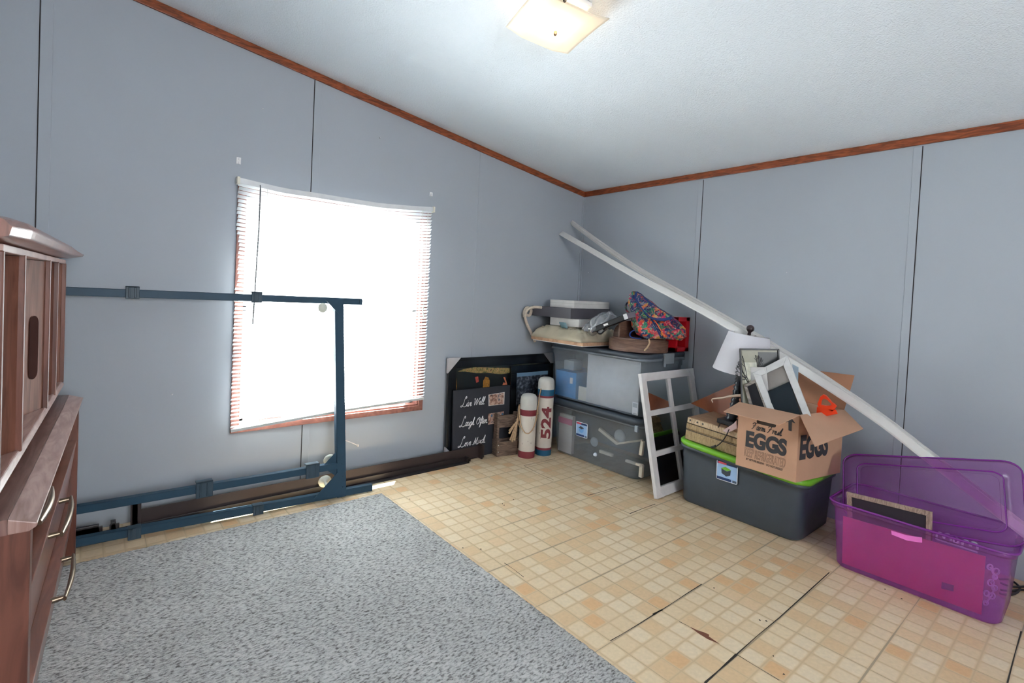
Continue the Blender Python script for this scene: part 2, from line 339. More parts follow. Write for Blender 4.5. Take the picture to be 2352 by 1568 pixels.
# hand-written strokes, unit x-height 1
GL = {
 'L': (1.75, [[(1.15, 2.15), (1.2, 2.6), (.95, 2.75), (.72, 2.2), (.62, 1.3), (.45, .5), (.15, .02), (-.2, .02), (-.2, .3), (.15, .35), (.6, .08), (1.1, -.08), (1.5, .05), (1.75, .3)]]),
 'l': (.6, [[(0, .1), (.45, 1.2), (.6, 2.0), (.42, 2.1), (.2, 1.2), (.15, .2), (.35, 0), (.6, .2)]]),
 'i': (.5, [[(0, .2), (.2, 1), (.15, .15), (.35, 0), (.5, .2)], [(.3, 1.4), (.36, 1.48)]]),
 'v': (.75, [[(0, .9), (.15, 1), (.2, .1), (.35, 0), (.65, .9), (.75, .8)]]),
 'e': (.65, [[(0, .2), (.4, .6), (.35, 1), (.12, .8), (.1, .2), (.35, 0), (.65, .25)]]),
 'W': (2.1, [[(0, 1.7), (.3, 1.9), (.35, 1.0), (.45, 0), (.9, 1.4), (1.1, 1.8), (1.1, .8), (1.2, 0), (1.7, 1.3), (2.0, 1.9), (2.15, 1.75)]]),
 'a': (.8, [[(.6, .9), (.25, 1), (.05, .5), (.2, 0), (.5, .3), (.62, .95), (.55, .2), (.65, 0), (.8, .2)]]),
 'u': (.8, [[(0, .9), (.12, 1), (.1, .2), (.3, 0), (.55, .4), (.6, 1), (.55, .2), (.65, 0), (.8, .2)]]),
 'g': (.8, [[(.6, .9), (.25, 1), (.05, .5), (.2, 0), (.5, .3), (.62, .95), (.5, -.4), (.2, -1), (-.05, -.7), (.3, -.2), (.8, .2)]]),
 'h': (.85, [[(0, .1), (.4, 1.2), (.5, 2.0), (.35, 2.1), (.15, 1), (.1, 0), (.2, .6), (.45, 1), (.55, .6), (.5, .1), (.65, 0), (.85, .2)]]),
 'O': (1.5, [[(.9, 1.9), (.3, 1.5), (.1, .6), (.5, 0), (1.0, .3), (1.25, 1.2), (1.0, 1.8), (.7, 1.5), (.9, 1.1), (1.4, 1.4)]]),
 'f': (.6, [[(0, .2), (.4, 1.2), (.55, 2.0), (.4, 2.1), (.25, 1.2), (.1, -.6), (.0, -1.0), (.2, -.6), (.25, .1), (.6, .2)]]),
 't': (.5, [[(0, .2), (.3, 1.6), (.15, .2), (.3, 0), (.5, .2)], [(.0, 1.15), (.5, 1.2)]]),
 'n': (.85, [[(0, .8), (.12, 1), (.12, 0), (.25, .6), (.5, 1), (.55, .6), (.5, .1), (.65, 0), (.85, .2)]]),
 'm': (1.2, [[(0, .8), (.12, 1), (.12, 0), (.25, .6), (.45, 1), (.5, 0), (.62, .6), (.85, 1), (.9, .1), (1.02, 0), (1.2, .2)]]),
 'o': (.75, [[(.35, 1), (.08, .6), (.15, .05), (.45, .1), (.55, .7), (.35, 1), (.45, .75), (.75, .85)]]),
 'c': (.6, [[(.5, .85), (.3, 1), (.05, .5), (.15, 0), (.6, .2)]]),
 'M': (1.7, [[(-.1, .1), (.1, 0), (.35, 1.0), (.5, 1.9), (.6, .9), (.65, .05), (1.0, 1.2), (1.2, 1.9), (1.2, .8), (1.25, 0), (1.5, 0), (1.7, .2)]]),
 'F': (1.4, [[(-.1, 1.5), (.1, 1.9), (.8, 1.95), (1.5, 2.1)], [(.75, 1.9), (.55, 1.0), (.3, .1), (.05, .05)], [(.2, 1.0), (.95, 1.15)]]),
 'r': (.65, [[(0, .8), (.12, 1), (.12, 0), (.25, .7), (.5, 1), (.6, .85)]]),
 's': (.6, [[(.1, .1), (.35, .6), (.35, 1), (.45, .5), (.4, .05), (.15, 0), (.6, .2)]]),
 '.': (.3, [[(.1, .05), (.16, .08)]]), ' ': (.6, []),
}
def script(mb, text, M, xh, width, r, shear=.28, z=.0008):
    x = 0; st = []
    for ch in text:
        wd, ss = GL[ch]
        for q in ss: st.append([(x + px, py) for px, py in q])
        x += wd
    k = width / x
    for q in st:
        pts = catmull([((px + shear * py) * k, py * xh, z) for px, py in q], 4); n = len(pts)
        rr = [r * (.45 + .75 * abs(math.sin(PI * (i / max(n - 1, 1) * 2.5 + .3)))) for i in range(n)]
        mb.tube(pts, rr, 5, True, M)
def rrect(hx, hy, r, n=5):
    out = []
    for cx, cy, a0 in ((hx - r, hy - r, 0), (-hx + r, hy - r, 90), (-hx + r, -hy + r, 180), (hx - r, -hy + r, 270)):
        for i in range(n + 1): a = math.radians(a0 + 90 * i / n); out.append((cx + r * math.cos(a), cy + r * math.sin(a)))
    return out

# ------------------------------------------------------------------ the room
XL, YB = -4.0, -5.2
def ceil_z(x): return 2.141 - .1312 * x
WX0, WX1, WZ0, WZ1 = -2.70, -1.578, .415, 1.715     # clear window opening
mb = MB(); mb.box(XL - .1, .1, YB - .1, .1, -.1, 0); struct(mb.build('floor', floor_mat(), loc=(0, 0, 0)))
def wall_a():
    mb = MB(); T = .12
    def seg(x0, x1, z0, z1a, z1b): mb.prism([(x0, 0, z0), (x1, 0, z0), (x1, 0, z1b), (x0, 0, z1a)], (0, T, 0))
    seg(XL - .1, WX0, 0, ceil_z(XL - .1), ceil_z(WX0)); seg(WX0, WX1, 0, WZ0, WZ0); seg(WX0, WX1, WZ1, ceil_z(WX0), ceil_z(WX1)); seg(WX1, .1, 0, ceil_z(WX1), ceil_z(.1))
    return mb
struct(wall_a().build('wall_front', WALL, loc=(0, 0, 0)))
mb = MB(); mb.box(0, .12, YB - .1, 0, 0, 2.15); struct(mb.build('wall_right', WALL, loc=(0, 0, 0)))
mb = MB(); mb.box(XL - .12, XL, YB - .1, 0, 0, ceil_z(XL)); struct(mb.build('wall_left', WALL, loc=(0, 0, 0)))
mb = MB()   # the wall behind the camera, with an unseen opening added to let in fill daylight
mb.box(XL, -3.5, YB - .12, YB, 0, 2.4); mb.box(-2.4, 0, YB - .12, YB, 0, 2.15); mb.box(-3.5, -2.4, YB - .12, YB, 0, .9)
mb.prism([(XL, YB, 2.1), (0, YB, 2.1), (0, YB, 2.15), (XL, YB, ceil_z(XL))], (0, -.12, 0)); struct(mb.build('wall_back', WALL, loc=(0, 0, 0)))
mb = MB()
mb.prism([(XL - .1, YB - .1, ceil_z(XL - .1)), (.1, YB - .1, ceil_z(.1)), (.1, .1, ceil_z(.1)), (XL - .1, .1, ceil_z(XL - .1))], (0, 0, .08)); struct(mb.build('ceiling', CEIL, loc=(0, 0, 0)))
# wooden mouldings along the ceiling
mb = MB(); h = .045
mb.prism([(XL, -.001, ceil_z(XL) - h), (-.0, -.001, ceil_z(0) - h), (0, -.001, ceil_z(0)), (XL, -.001, ceil_z(XL))], (0, -.012, 0))
struct(mb.build('trim_1', TRIM, loc=(0, 0, 0), bevel=.003))
mb = MB(); mb.box(-.001, -.013, YB, -.012, ceil_z(0) - h, ceil_z(0)); struct(mb.build('trim_2', TRIM, loc=(0, 0, 0), bevel=.003))
# battens over the panel joints
n = 3
def batten(axis, c, wd, gap_left=True):
    global n
    for what in ('b', 'g'):
        mb = MB(); top = 2.09 if axis == 'x' else 0
        if axis == 'y':
            top = ceil_z(c) - h; spans = [(0, top)]
            if WX0 - .04 < c < WX1 + .04: spans = [(0, WZ0 - .034), (WZ1 + .036, top)]
            for z0, z1 in spans:
                if what == 'b': mb.box(c, c + wd, -.004, 0, z0, z1)
                else: mb.box(c - .004, c, -.0015, 0, z0, z1)
        else:
            if what == 'b': mb.box(-.004, 0, c, c + wd, 0, top)
            else: mb.box(-.0015, 0, c - .004, c, 0, top)
        struct(mb.build('trim_%d' % n, WALL if what == 'b' else (WALL if c == -1.145 else DARKGAP), loc=(0, 0, 0), bevel=.0018 if what == 'b' else 0)); n += 1
for c in (-3.521, -2.348, -1.145): batten('y', c, .042)
for c in (-1.131, -2.367): batten('x', c, .036)
mb = MB(); mb.box(-.022, 0, -.006, 0, 0, 2.09); mb.box(-.006, 0, -.022, 0, 0, 2.09); struct(mb.build('trim_%d' % n, WALL, loc=(0, 0, 0), bevel=.002)); n += 1
# open joints and a torn chip in the vinyl
GAPM = mat('open floor joint', (44, 38, 32), .9)
def crack(pts, wd, name='floor_crack'):
    mb = MB(); P = [at(x, y, Z=0.0006) for x, y in pts]; vs = []
    for i, p in enumerate(P):
        t = (P[min(i + 1, len(P) - 1)] - P[max(i - 1, 0)]).normalized(); s_ = Vector((-t.y, t.x, 0)) * wd * (.35 + .65 * abs(math.sin(i * 2.3 + 1))) / 2
        vs += [p + s_, p - s_]
    mb.add(vs, [(2 * i, 2 * i + 1, 2 * i + 3, 2 * i + 2) for i in range(len(P) - 1)]); return mb
n2 = 30
for pts, wd in (([(1402, 1471), (1430, 1455), (1465, 1434), (1500, 1412), (1520, 1400), (1545, 1384), (1580, 1361), (1612, 1341)], .0045),
                ([(1500, 1411), (1512, 1404), (1521, 1400)], .012),
                ([(1619, 1568), (1650, 1540), (1668, 1524), (1692, 1502)], .009), ([(1692, 1502), (1740, 1459), (1790, 1418), (1852, 1362), (1905, 1314)], .005),
                ([(1205, 1070), (1240, 1088), (1272, 1102)], .005), ([(1203, 1069), (1240, 1061), (1275, 1053)], .006),
                ([(1340, 1132), (1353, 1137)], .005), ([(1351, 1137), (1385, 1128), (1416, 1118)], .007),
                ([(1374, 1146), (1415, 1165), (1447, 1179)], .004), ([(1447, 1179), (1480, 1166), (1505, 1157)], .007),
                ([(2346, 1449), (2331, 1501), (2314, 1568)], .006), ([(1158, 1292), (1180, 1307), (1203, 1325)], .004), ([(1692, 1502), (1740, 1532), (1790, 1562)], .003), ([(1560, 1427), (1583, 1438)], .003)):
    struct(crack(pts, wd).build('trim_%d' % n2, GAPM, loc=(0, 0, 0))); n2 += 1
mb = MB(); P = [at(x, y, Z=.0008) for x, y in [(1583, 1438), (1600, 1446), (1618, 1452), (1629, 1457), (1628, 1461), (1654, 1479), (1625, 1467), (1604, 1454)]]
mb.add(P, [tuple(range(len(P)))]); struct(mb.build('trim_%d' % n2, mat('bare brown subfloor', (112, 66, 48), .9), loc=(0, 0, 0)))
rc = random.Random(5); mb = MB()
for x, y in ((1063, 1258), (1104, 1261), (1154, 1157), (1179, 1147), (941, 1146), (2033, 1353), (2071, 1375), (1745, 1424), (1760, 1426), (1776, 1506), (1800, 1548), (1640, 1350), (1158, 1160), (1466, 1105)):
    p = at(x, y, Z=.0); r = .0035; mb.hexa([(p.x + r * math.cos(a) * rc.uniform(.5, 1.5), p.y + r * math.sin(a) * rc.uniform(.5, 1.5), 0) for a in (0, 1.2, 2.5, 3.8, 5.1)], [(p.x + r * .4 * math.cos(a), p.y + r * .4 * math.sin(a), .0025) for a in (0, 1.2, 2.5, 3.8, 5.1)])
tag(mb.build('floor_crumbs', mat('dark crumbs', (60, 52, 46), .9)), 'scattered dark crumbs on the beige tiled floor', 'crumbs')['kind'] = 'stuff'

# ------------------------------------------------------------------ window
wn = bpy.data.objects.new('window_1', None); sc.collection.objects.link(wn); wn.location = (WX0, 0, WZ0); WM['window_1'] = Matrix.Translation((WX0, 0, WZ0)); struct(wn)
mb = MB(); c = .033; t = .012
for x0, x1, z0, z1 in ((WX0 - c, WX0, WZ0 - c, WZ1 + c), (WX1, WX1 + c, WZ0 - c, WZ1 + c), (WX0, WX1, WZ0 - c, WZ0), (WX0, WX1, WZ1, WZ1 + c)): mb.box(x0, x1, -t, .0, z0, z1)
for x0, x1, z0, z1 in ((WX0 - .002, WX0 + .012, WZ0, WZ1), (WX1 - .012, WX1 + .002, WZ0, WZ1), (WX0, WX1, WZ0 - .002, WZ0 + .012), (WX0, WX1, WZ1 - .012, WZ1 + .002)): mb.box(x0, x1, -.002, .09, z0, z1)
mb.build('window_casing', JAMB, wn, bevel=.002)
mb = MB(); ALU = mat('white aluminium sash', (206, 210, 214), .4)
a, b, zm = WX0 + .012, WX1 - .012, (WZ0 + WZ1) / 2
for x0, x1, z0, z1 in ((a, a + .03, WZ0 + .012, WZ1 - .012), (b - .03, b, WZ0 + .012, WZ1 - .012), (a, b, WZ0 + .012, WZ0 + .042), (a, b, WZ1 - .042, WZ1 - .012), (a, b, zm - .018, zm + .018)): mb.box(x0, x1, .055, .085, z0, z1)
mb.build('window_frame', ALU, wn, bevel=.002)
GLASS = clear_mat('window glass', (250, 253, 252), alpha=.995, rough=.02, gloss=0.0)
mb = MB(); mb.box(a + .028, b - .028, .068, .072, WZ0 + .04, WZ1 - .04); mb.build('pane', GLASS, wn)
# mini blind in front of the window: sagging headrail, crooked bottom rail
BL = thing('window_blind', 'white mini blind with sagging headrail hanging crooked over the bright window', 'blind', (-2.15, -.05, .44))
hd = [(-2.747, 1.745), (-2.651, 1.737), (-2.517, 1.727), (-2.351, 1.729), (-2.144, 1.729), (-1.946, 1.730), (-1.733, 1.745), (-1.552, 1.762)]
bt = [(-2.735, .414), (-2.45, .434), (-2.119, .457), (-1.861, .467), (-1.563, .478)]
def lerp(tab, x):
    if x <= tab[0][0]: return tab[0][1]
    for (x0, z0), (x1, z1) in zip(tab, tab[1:]):
        if x <= x1: return z0 + (z1 - z0) * (x - x0) / (x1 - x0)
    return tab[-1][1]
SLAT = slat_mat(); XS = [-2.747 + 1.195 * i / 24 for i in range(25)]
mb = MB(); mb.loft([[(x, -.05 + dy, lerp(hd, x) + dz) for dy, dz in ((-.014, -.014), (-.014, .014), (.014, .014), (.014, -.014))] for x in XS], smooth=False)
mb.build('headrail', mat('white enamel headrail', (214, 216, 218), .4), BL)
mb = MB()
for xe in (-2.75, -1.560): mb = MB(); mb.box(xe, xe + .015, -.068, -.03, lerp(hd, xe) - .020, lerp(hd, xe) + .018); mb.build('end_cap', mat('cream plastic', (226, 222, 206), .4), BL, bevel=.002)
mb = MB(); NS = 62
for k in range(NS):
    u = (k + .9) / (NS + .6); x0 = -2.741 + .003 * math.sin(k * 1.7); x1 = -1.562 + .003 * math.sin(k * 2.3 + 1)
    zz = 1.74 + (.45 - 1.74) * u
    if 1.20 < zz < 1.46: x0 += .012
    rg = []
    for i in range(17):
        x = x0 + (x1 - x0) * i / 16; z = lerp(hd, x) * (1 - u) + lerp(bt, x) * u + .0012 * math.sin(k * .9 + i * .5)
        al = .62 + .05 * math.sin(k * 3.1); ca, sa = math.cos(al) * .0125, math.sin(al) * .0125
        rg.append([(x, -.05 + ca, z - sa), (x, -.05 - .002, z + .0005), (x, -.05 - ca, z + sa)])
    mb.loft(rg, close=False, cap=(False, False))
mb.build('slats', SLAT, BL)
mb = MB(); mb.loft([[(x, -.05 + dy, lerp(bt, x) - .004 + dz) for dy, dz in ((-.012, -.008), (-.012, .006), (.012, .006), (.012, -.008))] for x in [-2.738 + 1.172 * i / 24 for i in range(25)]], smooth=False)
mb.build('bottom_rail', mat('pale grey bottom rail', (190, 194, 194), .4), BL)
mb = MB(); mb.tube([(-2.638, -.075, 1.715), (-2.640, -.078, 1.5), (-2.655, -.082, .985)], .004, 6); mb.tube([(-2.638, -.075, 1.715), (-2.638, -.066, 1.735)], .003, 6)
mb.build('tilt_wand', mat('clear grey plastic wand', (120, 122, 124), .2), BL)
mb = MB()
for x in (-2.60, -2.30, -1.90, -1.64):
    mb.tube([(x, -.0645, lerp(hd, x) - .01), (x, -.0645, lerp(bt, x))], .0012, 5); mb.tube([(x, -.0355, lerp(hd, x) - .01), (x, -.0355, lerp(bt, x))], .0012, 5)
mb.tube([(-1.60, -.068, 1.74), (-1.602, -.07, 1.40), (-1.604, -.07, 1.1)], .0018, 6); mb.tube([(-1.604, -.07, 1.1), (-1.612, -.072, 1.07), (-1.600, -.072, 1.04), (-1.61, -.072, 1.02)], .004, 6)
mb.build('cord', mat('white cord', (226, 226, 220), .8), BL)
# hooks and nails left on the wall
def hook(x, y, lab, hgt):
    p = at(x, y, Y=-.001); mb = MB(); mb.box(p.x - .011, p.x + .011, -.004, 0, p.z - hgt / 2, p.z + hgt / 2); mb.box(p.x - .004, p.x + .004, -.012, -.003, p.z - hgt / 2, p.z - hgt / 2 + .012)
    mb.lathe([(.004, 0), (.003, .003)], 10, M=frameM((p.x, -.004, p.z + hgt * .25), (1, 0, 0), (0, 0, 1)))
    tag(mb.build('wall_hook', WHITE, bevel=.001), lab, 'hook')
hook(548, 369, 'small white hook bracket on the wall above the left end of the blind', .036)
hook(990, 446, 'small white hook bracket on the wall above the right end of the blind', .026)
for x, y, Xw, lab in ((603, 250, 0, 'tiny nail in the wall high above the left half of the window'), (872, 317, 0, 'tiny nail in the wall above the right half of the window'), (395, 905, 0, 'tiny nail in the blue wall left of the window'), (1352, 626, 1, 'tiny nail in the right wall just beside the room corner'), (1808, 626, 1, 'tiny nail in the right wall above the lamp and egg box')):
    mb = MB()
    if Xw: p = at(x, y, X=0); mb.lathe([(.0015, 0), (.0015, .006), (.004, .007), (.003, .009)], 8, M=frameM(p, (0, -1, 0), (0, 0, 1)) )
    else: p = at(x, y, Y=0); mb.lathe([(.0015, 0), (.0015, .006), (.004, .007), (.003, .009)], 8, M=frameM(p, (1, 0, 0), (0, 0, 1)))
    tag(mb.build('nail', mat('pale steel', (190, 192, 194), .4)), lab, 'nail')

# ------------------------------------------------------------------ ceiling light
P1, P2, P3 = Vector((-2.001, -1.36, 2.327)), Vector((-1.704, -1.438, 2.289)), Vector((-1.797, -1.74, 2.301))
CL = thing('ceiling_light', 'square bent white glass ceiling light, lit, with small brass screws', 'ceiling light', ((P1.x + P3.x) / 2, (P1.y + P3.y) / 2, ceil_z((P1.x + P3.x) / 2) - .02))
e1 = (P2 - P1); e1.z = 0; e2 = (P3 - P2); e2.z = 0; W = .308
cen = Vector(((P1.x + P3.x) / 2, (P1.y + P3.y) / 2, 0)); cen.z = ceil_z(cen.x)
sl = Vector((-1, 0, .1312)).normalized(); up = Vector((.1312, 0, 1)).normalized()
ex = e1 - up * e1.dot(up); ML = frameM(cen, ex, e2 - up * e2.dot(up)); 
if ML.to_3x3().col[2].z > 0: sgn = -1
else: sgn = 1
def LZ(d): return sgn * d
def gl(u, v):
    x = (u - .5) * W; y = (v - .5) * W; a_ = abs(x) / (W / 2)
    d = .085 - (.016 * max(0, a_ - .50) / .50) * 1.0 + .006 * (abs(y) / (W / 2)) ** 2
    return (x, y, LZ(d))
mb = MB(ML); mb.grid(gl, 24, 24)
gm = bpy.data.materials.new('frosted lit glass'); gm.use_nodes = True; q = gm.node_tree.nodes['Principled BSDF']; q.inputs['Base Color'].default_value = srgb(250, 246, 236); q.inputs['Roughness'].default_value = .25
nn = gm.node_tree.nodes; tl = nn.new('ShaderNodeBsdfTranslucent'); tl.inputs[0].default_value = srgb(255, 250, 240); mx = nn.new('ShaderNodeMixShader'); mx.inputs[0].default_value = .6
gm.node_tree.links.new(q.outputs[0], mx.inputs[1]); gm.node_tree.links.new(tl.outputs[0], mx.inputs[2]); gm.node_tree.links.new(mx.outputs[0], nn['Material Output'].inputs[0])
mb.build('glass_shade', gm, CL, solid=.004)
mb = MB(ML); mb.box(-.10, .10, -.10, .10, LZ(.001), LZ(.02)); mb.build('lamp_pan', WHITE, CL, bevel=.004)
def P2Mx(M, x, y, off):
    d = ROT.transposed() @ Vector(((x - CX) / FPX, (y - CY) / FPX, 1)); Mi = M.inverted(); o = Mi @ CAM; e = Mi.to_3x3() @ d; t = (off - o.z) / e.z; return (o.x + e.x * t, o.y + e.y * t)
for s_, px in ((-1, (1275, 80)), (1, (1297, 3))):
    sx_, sy_ = P2Mx(ML, px[0], px[1], LZ(.098))
    mb = MB(ML); mb.lathe([(.005, LZ(.078)), (.0075, LZ(.090)), (.0065, LZ(.098)), (.003, LZ(.102))], 16, M=Matrix.Translation((sx_, sy_, 0))); mb.tube([(sx_, sy_, LZ(.02)), (sx_, sy_, LZ(.09))], .002, 6)
    mb.build('screw', BRASS, CL)
    mb = MB(ML); mb.lathe([(.006, -.05), (.016, -.03), (.024, 0), (.018, .02), (.008, .03)], 16, M=Matrix.Translation((s_ * .05, 0, LZ(.048))) @ Matrix.Rotation(PI / 2, 4, 'Y'))
    mb.build('bulb', mat('lit bulb', (255, 240, 215), .4, emit=(1, .82, .6, .9)), CL)
ld = bpy.data.lights.new('bulb_light', 'POINT'); ld.energy = 1.5; ld.color = (1, .70, .45); ld.shadow_soft_size = .05
lo = bpy.data.objects.new('bulb_light', ld); sc.collection.objects.link(lo); lo.location = ML @ Vector((0, 0, LZ(.062)))

# ------------------------------------------------------------------ carpet
def carpet():
    x1, y1 = -1.987, -.341; x0, y0 = -3.93, -3.9; mb = MB()
    nx, ny = 390, 700; vs = []; fs = []
    for j in range(ny + 1):
        for i in range(nx + 1):
            x = x0 + (x1 - x0) * i / nx; y = y0 + (y1 - y0) * j / ny
            e = min(1, (nx - i) / 3, (ny - j) / 3)
            z = .011 + .0035 * noise.noise(Vector((x * 95, y * 150, 0))) + .002 * noise.noise(Vector((x * 9, y * 9, 3)))
            wob = .003 * noise.noise(Vector((x * 40, y * 40, 7)))
            vs.append((x + (wob if i > nx - 3 else 0), y + (wob if j > ny - 3 else 0), z * (e ** .4) if e < 1 else z))
    for j in range(ny):
        for i in range(nx): q = j * (nx + 1) + i; fs.append((q, q + 1, q + nx + 2, q + nx + 1))
    mb.add(vs, fs, True); return mb
tag(carpet().build('carpet', carpet_mat(), loc=(-2.9, -2, 0)), 'large light grey cut pile carpet laid on the tiled floor', 'carpet')

# ------------------------------------------------------------------ dresser and hutch
TH = math.radians(2.74); MD = Matrix.Translation((-3.359, -.291, 0)) @ Matrix.Rotation(-TH, 4, 'Z')
def rthing(name, label, cat, M, group=None):
    o = thing(name, label, cat, M.translation, group); o.rotation_euler = M.to_euler(); WM[o.name] = M.copy(); return o
DR = rthing('dresser', 'low brown walnut dresser with slanted drawers and bar handles on the carpet', 'dresser', MD)
LN = 1.345
def dbox(mb, x0, x1, s0, s1, z0, z1): return mb.box(x0, x1, -s1, -s0, z0, z1)
mb = MB(MD)
for s0, s1 in ((0, .022), (LN - .035, LN)): dbox(mb, -.44, 0, s0, s1, .0145, .672)
dbox(mb, -.44, -.425, .022, LN - .03, .05, .672); dbox(mb, -.43, -.05, .022, LN - .03, .03, .05); dbox(mb, -.43, -.03, .022, LN - .03, .640, .672)
mb.build('case', WALNUTV, DR, bevel=.002)
mb = MB(MD); pr = [(-.46, .672), (-.034, .672), (-.034, .704), (-.46, .704)]
mb.hexa([(x, .012, z) for x, z in pr], [(x, -LN - .012, z) for x, z in pr]); mb.build('dresser_top', wood_mat('worn walnut top', (98, 66, 60), (132, 100, 92), scale=3.2, rough=.33, stretch=(8, 1, 1), coat=.3), DR)
mb = MB(MD); pr = [(-.034, .672), (-.002, .672), (.010, .680), (.012, .688), (-.034, .704)]
mb.hexa([(x, .012, z) for x, z in pr], [(x, -LN - .012, z) for x, z in pr]); mb.build('front_edge', wood_mat('worn walnut edge with painted sheen', (142, 108, 98), (176, 146, 138), scale=3.5, rough=.35, stretch=(8, 1, 1), coat=.2), DR, bevel=.002)  # worn walnut lightened so its colour carries the sheen along the chamfer
hs = {0: (.941, 1.161, .615, 0), 1: (.646, .918, .482, 0), 2: (.554, .822, .250, 0)}
for k, (z0, z1) in enumerate(((.578, .668), (.262, .518), (.02, .255))):
    mb = MB(MD); xt = -.004 if k else -.022; xb = -.034
    pr = [(xb - .02, z0), (xb, z0), (xt, z1), (xt - .035, z1)] if k else [(xb - .02, z0), (xb, z0), (-.028, z1), (-.06, z1)]
    mb.hexa([(x, -.024, z) for x, z in pr], [(x, -LN + .037, z) for x, z in pr])
    d = mb.build('drawer', WALNUT, DR, bevel=.002)
    s0, s1, z, _ = hs[k]; xf = (xb + (xt - xb) * (z - z0) / (z1 - z0)) if k else -.031
    mb = MB(MD)
    for s_ in (s0, s1): mb.tube([(xf - .004, -s_, z), (xf + .030, -s_, z + .003)], [.009, .006], 8)
    pts = []
    for i in range(13):
        u = i / 12; pts.append((xf + .028 + .007 * math.sin(PI * u), -(s0 - .012 + (s1 - s0 + .024) * u), z + .004))
    mb.tube(pts, [.0045 + .0030 * math.sin(PI * i / 12) for i in range(13)], 8, flat=1.6)
    mb.build('handle', BRASS, d)
MH = MD @ Matrix.Translation((-.05, 0, .704))
HU = rthing('hutch', 'brown walnut hutch with curved door panels and flared cap standing on the dresser', 'hutch', MH)
mb = MB(MD); dbox(mb, -.38, -.09, .06, LN - .06, .704, .745); mb.build('plinth', WALNUTV, HU)
HB, HT = .745, 1.252
mb = MB(MD); pr = [(-.40, HB), (-.052, HB), (-.048, HB + .01), (-.056, HB + .022), (-.40, HB + .022)]
mb.hexa([(x, -.012, z) for x, z in pr], [(x, -LN + .01, z) for x, z in pr])
mb.build('sill', wood_mat('worn walnut edge with painted sheen', (142, 108, 98), (176, 146, 138), scale=3.5, rough=.35, stretch=(8, 1, 1), coat=.2), HU, bevel=.003)
mb = MB(MD)
dbox(mb, -.40, -.052, .02, LN - .02, HT - .004, HT + .012)
mb.build('top_rail', MATS['worn walnut edge with painted sheen'], HU, bevel=.002)
mb = MB(MD); dbox(mb, -.405, -.39, .02, LN - .02, HB, HT); mb.build('back_panel', WALNUTV, HU)
div = [.02, .30, .535, 1.05, LN - .02]
for i, s_ in enumerate(div):
    mb = MB(MD); dbox(mb, -.40, -.050, s_ - .006, s_ + .006, HB + .018, HT - .002); mb.build('divider' if 0 < i < 4 else 'side_panel', WALNUTV, HU, bevel=.0025)
for i in range(4):     # concave panels curve back between the dividers
    s0, s1 = div[i] + .007, div[i + 1] - .007; dp = min(.055, (s1 - s0) * .30); mb = MB(MD)
    def cf(u, v, s0=s0, s1=s1, dp=dp): return (-.062 - dp * math.sin(PI * u), -(s0 + (s1 - s0) * u), HB + .02 + (HT - HB - .026) * v)
    mb.grid(cf, 20, 1); o = mb.build('door', wood_mat('matt walnut panel', (92, 56, 46), (120, 78, 64), scale=3.5, rough=.62, stretch=(6, 6, .8), spec=.2), HU)
    if i == 2:
        mb = MB(MD); cs = s0 + .062; rows = []
        for k in range(17):
            a_ = 2 * PI * k / 16; rows.append((.030 * math.cos(a_), .088 * math.sin(a_)))
        def hx(s_): u = (s_ - s0) / (s1 - s0); return -.062 - dp * math.sin(PI * u)
        ring = [[(hx(cs + a_ * sc_) + .0025, -(cs + a_ * sc_), .972 + b_ * sc_) for a_, b_ in rrect(.024, .10, .0235, 6)] for sc_ in (1.0, .86)]
        mb.add(ring[0] + ring[1], [(k, (k + 1) % len(ring[0]), len(ring[0]) + (k + 1) % len(ring[0]), len(ring[0]) + k) for k in range(len(ring[0]))])
        mb.add(ring[1], [tuple(range(len(ring[1])))])
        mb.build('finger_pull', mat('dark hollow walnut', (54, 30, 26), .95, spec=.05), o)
mb = MB(MD); CAPN = 40; rings = []
for i in range(CAPN + 1):
    s_ = -.05 + (LN + .09) * i / CAPN; e = max(0, 1 - (s_ + .05) / .35); e2 = max(0, 1 - (LN + .04 - s_) / .12)
    zt = 1.322 - .018 * e ** 1.3 - .004 * e2; zb = 1.266 + .006 * e; xf = -.012 + .012 * e - .02 * e2
    pr = [(-.42, zb), (xf - .05, zb), (xf - .004, zb + .012), (xf, (zb + zt) / 2 + .004), (xf - .012, zt - .008), (xf - .04, zt), (-.42, zt)]
    rings.append([(x, -s_, z) for x, z in pr])
mb.loft(rings, smooth=False); mb.build('cap', WALNUT, HU, bevel=.008, seg=3)
# the little thing on the hutch
p = at(38, 536, Z=1.323); MG = MD
q = MD.inverted() @ at(46, 530, Z=1.325); GX, GS = -.06, 1.30
GA = thing('plastic_gadget', 'small white and grey plastic gadget lying on top of the hutch', 'gadget', MD @ Vector((-.12, -1.28, 1.3225)))
mb = MB(MD); dbox(mb, -.24, -.075, 1.19, 1.34, 1.3225, 1.327); dbox(mb, -.13, -.078, 1.20, 1.28, 1.327, 1.345); dbox(mb, -.11, -.104, 1.21, 1.22, 1.345, 1.356); dbox(mb, -.09, -.082, 1.21, 1.225, 1.345, 1.353)
mb.build('base', mat('white plastic', (224, 224, 224), .35), GA, bevel=.002)
mb = MB(MD); dbox(mb, -.22, -.135, 1.20, 1.32, 1.327, 1.356); mb.build('body', mat('grey plastic', (92, 96, 100), .4), GA, bevel=.004)

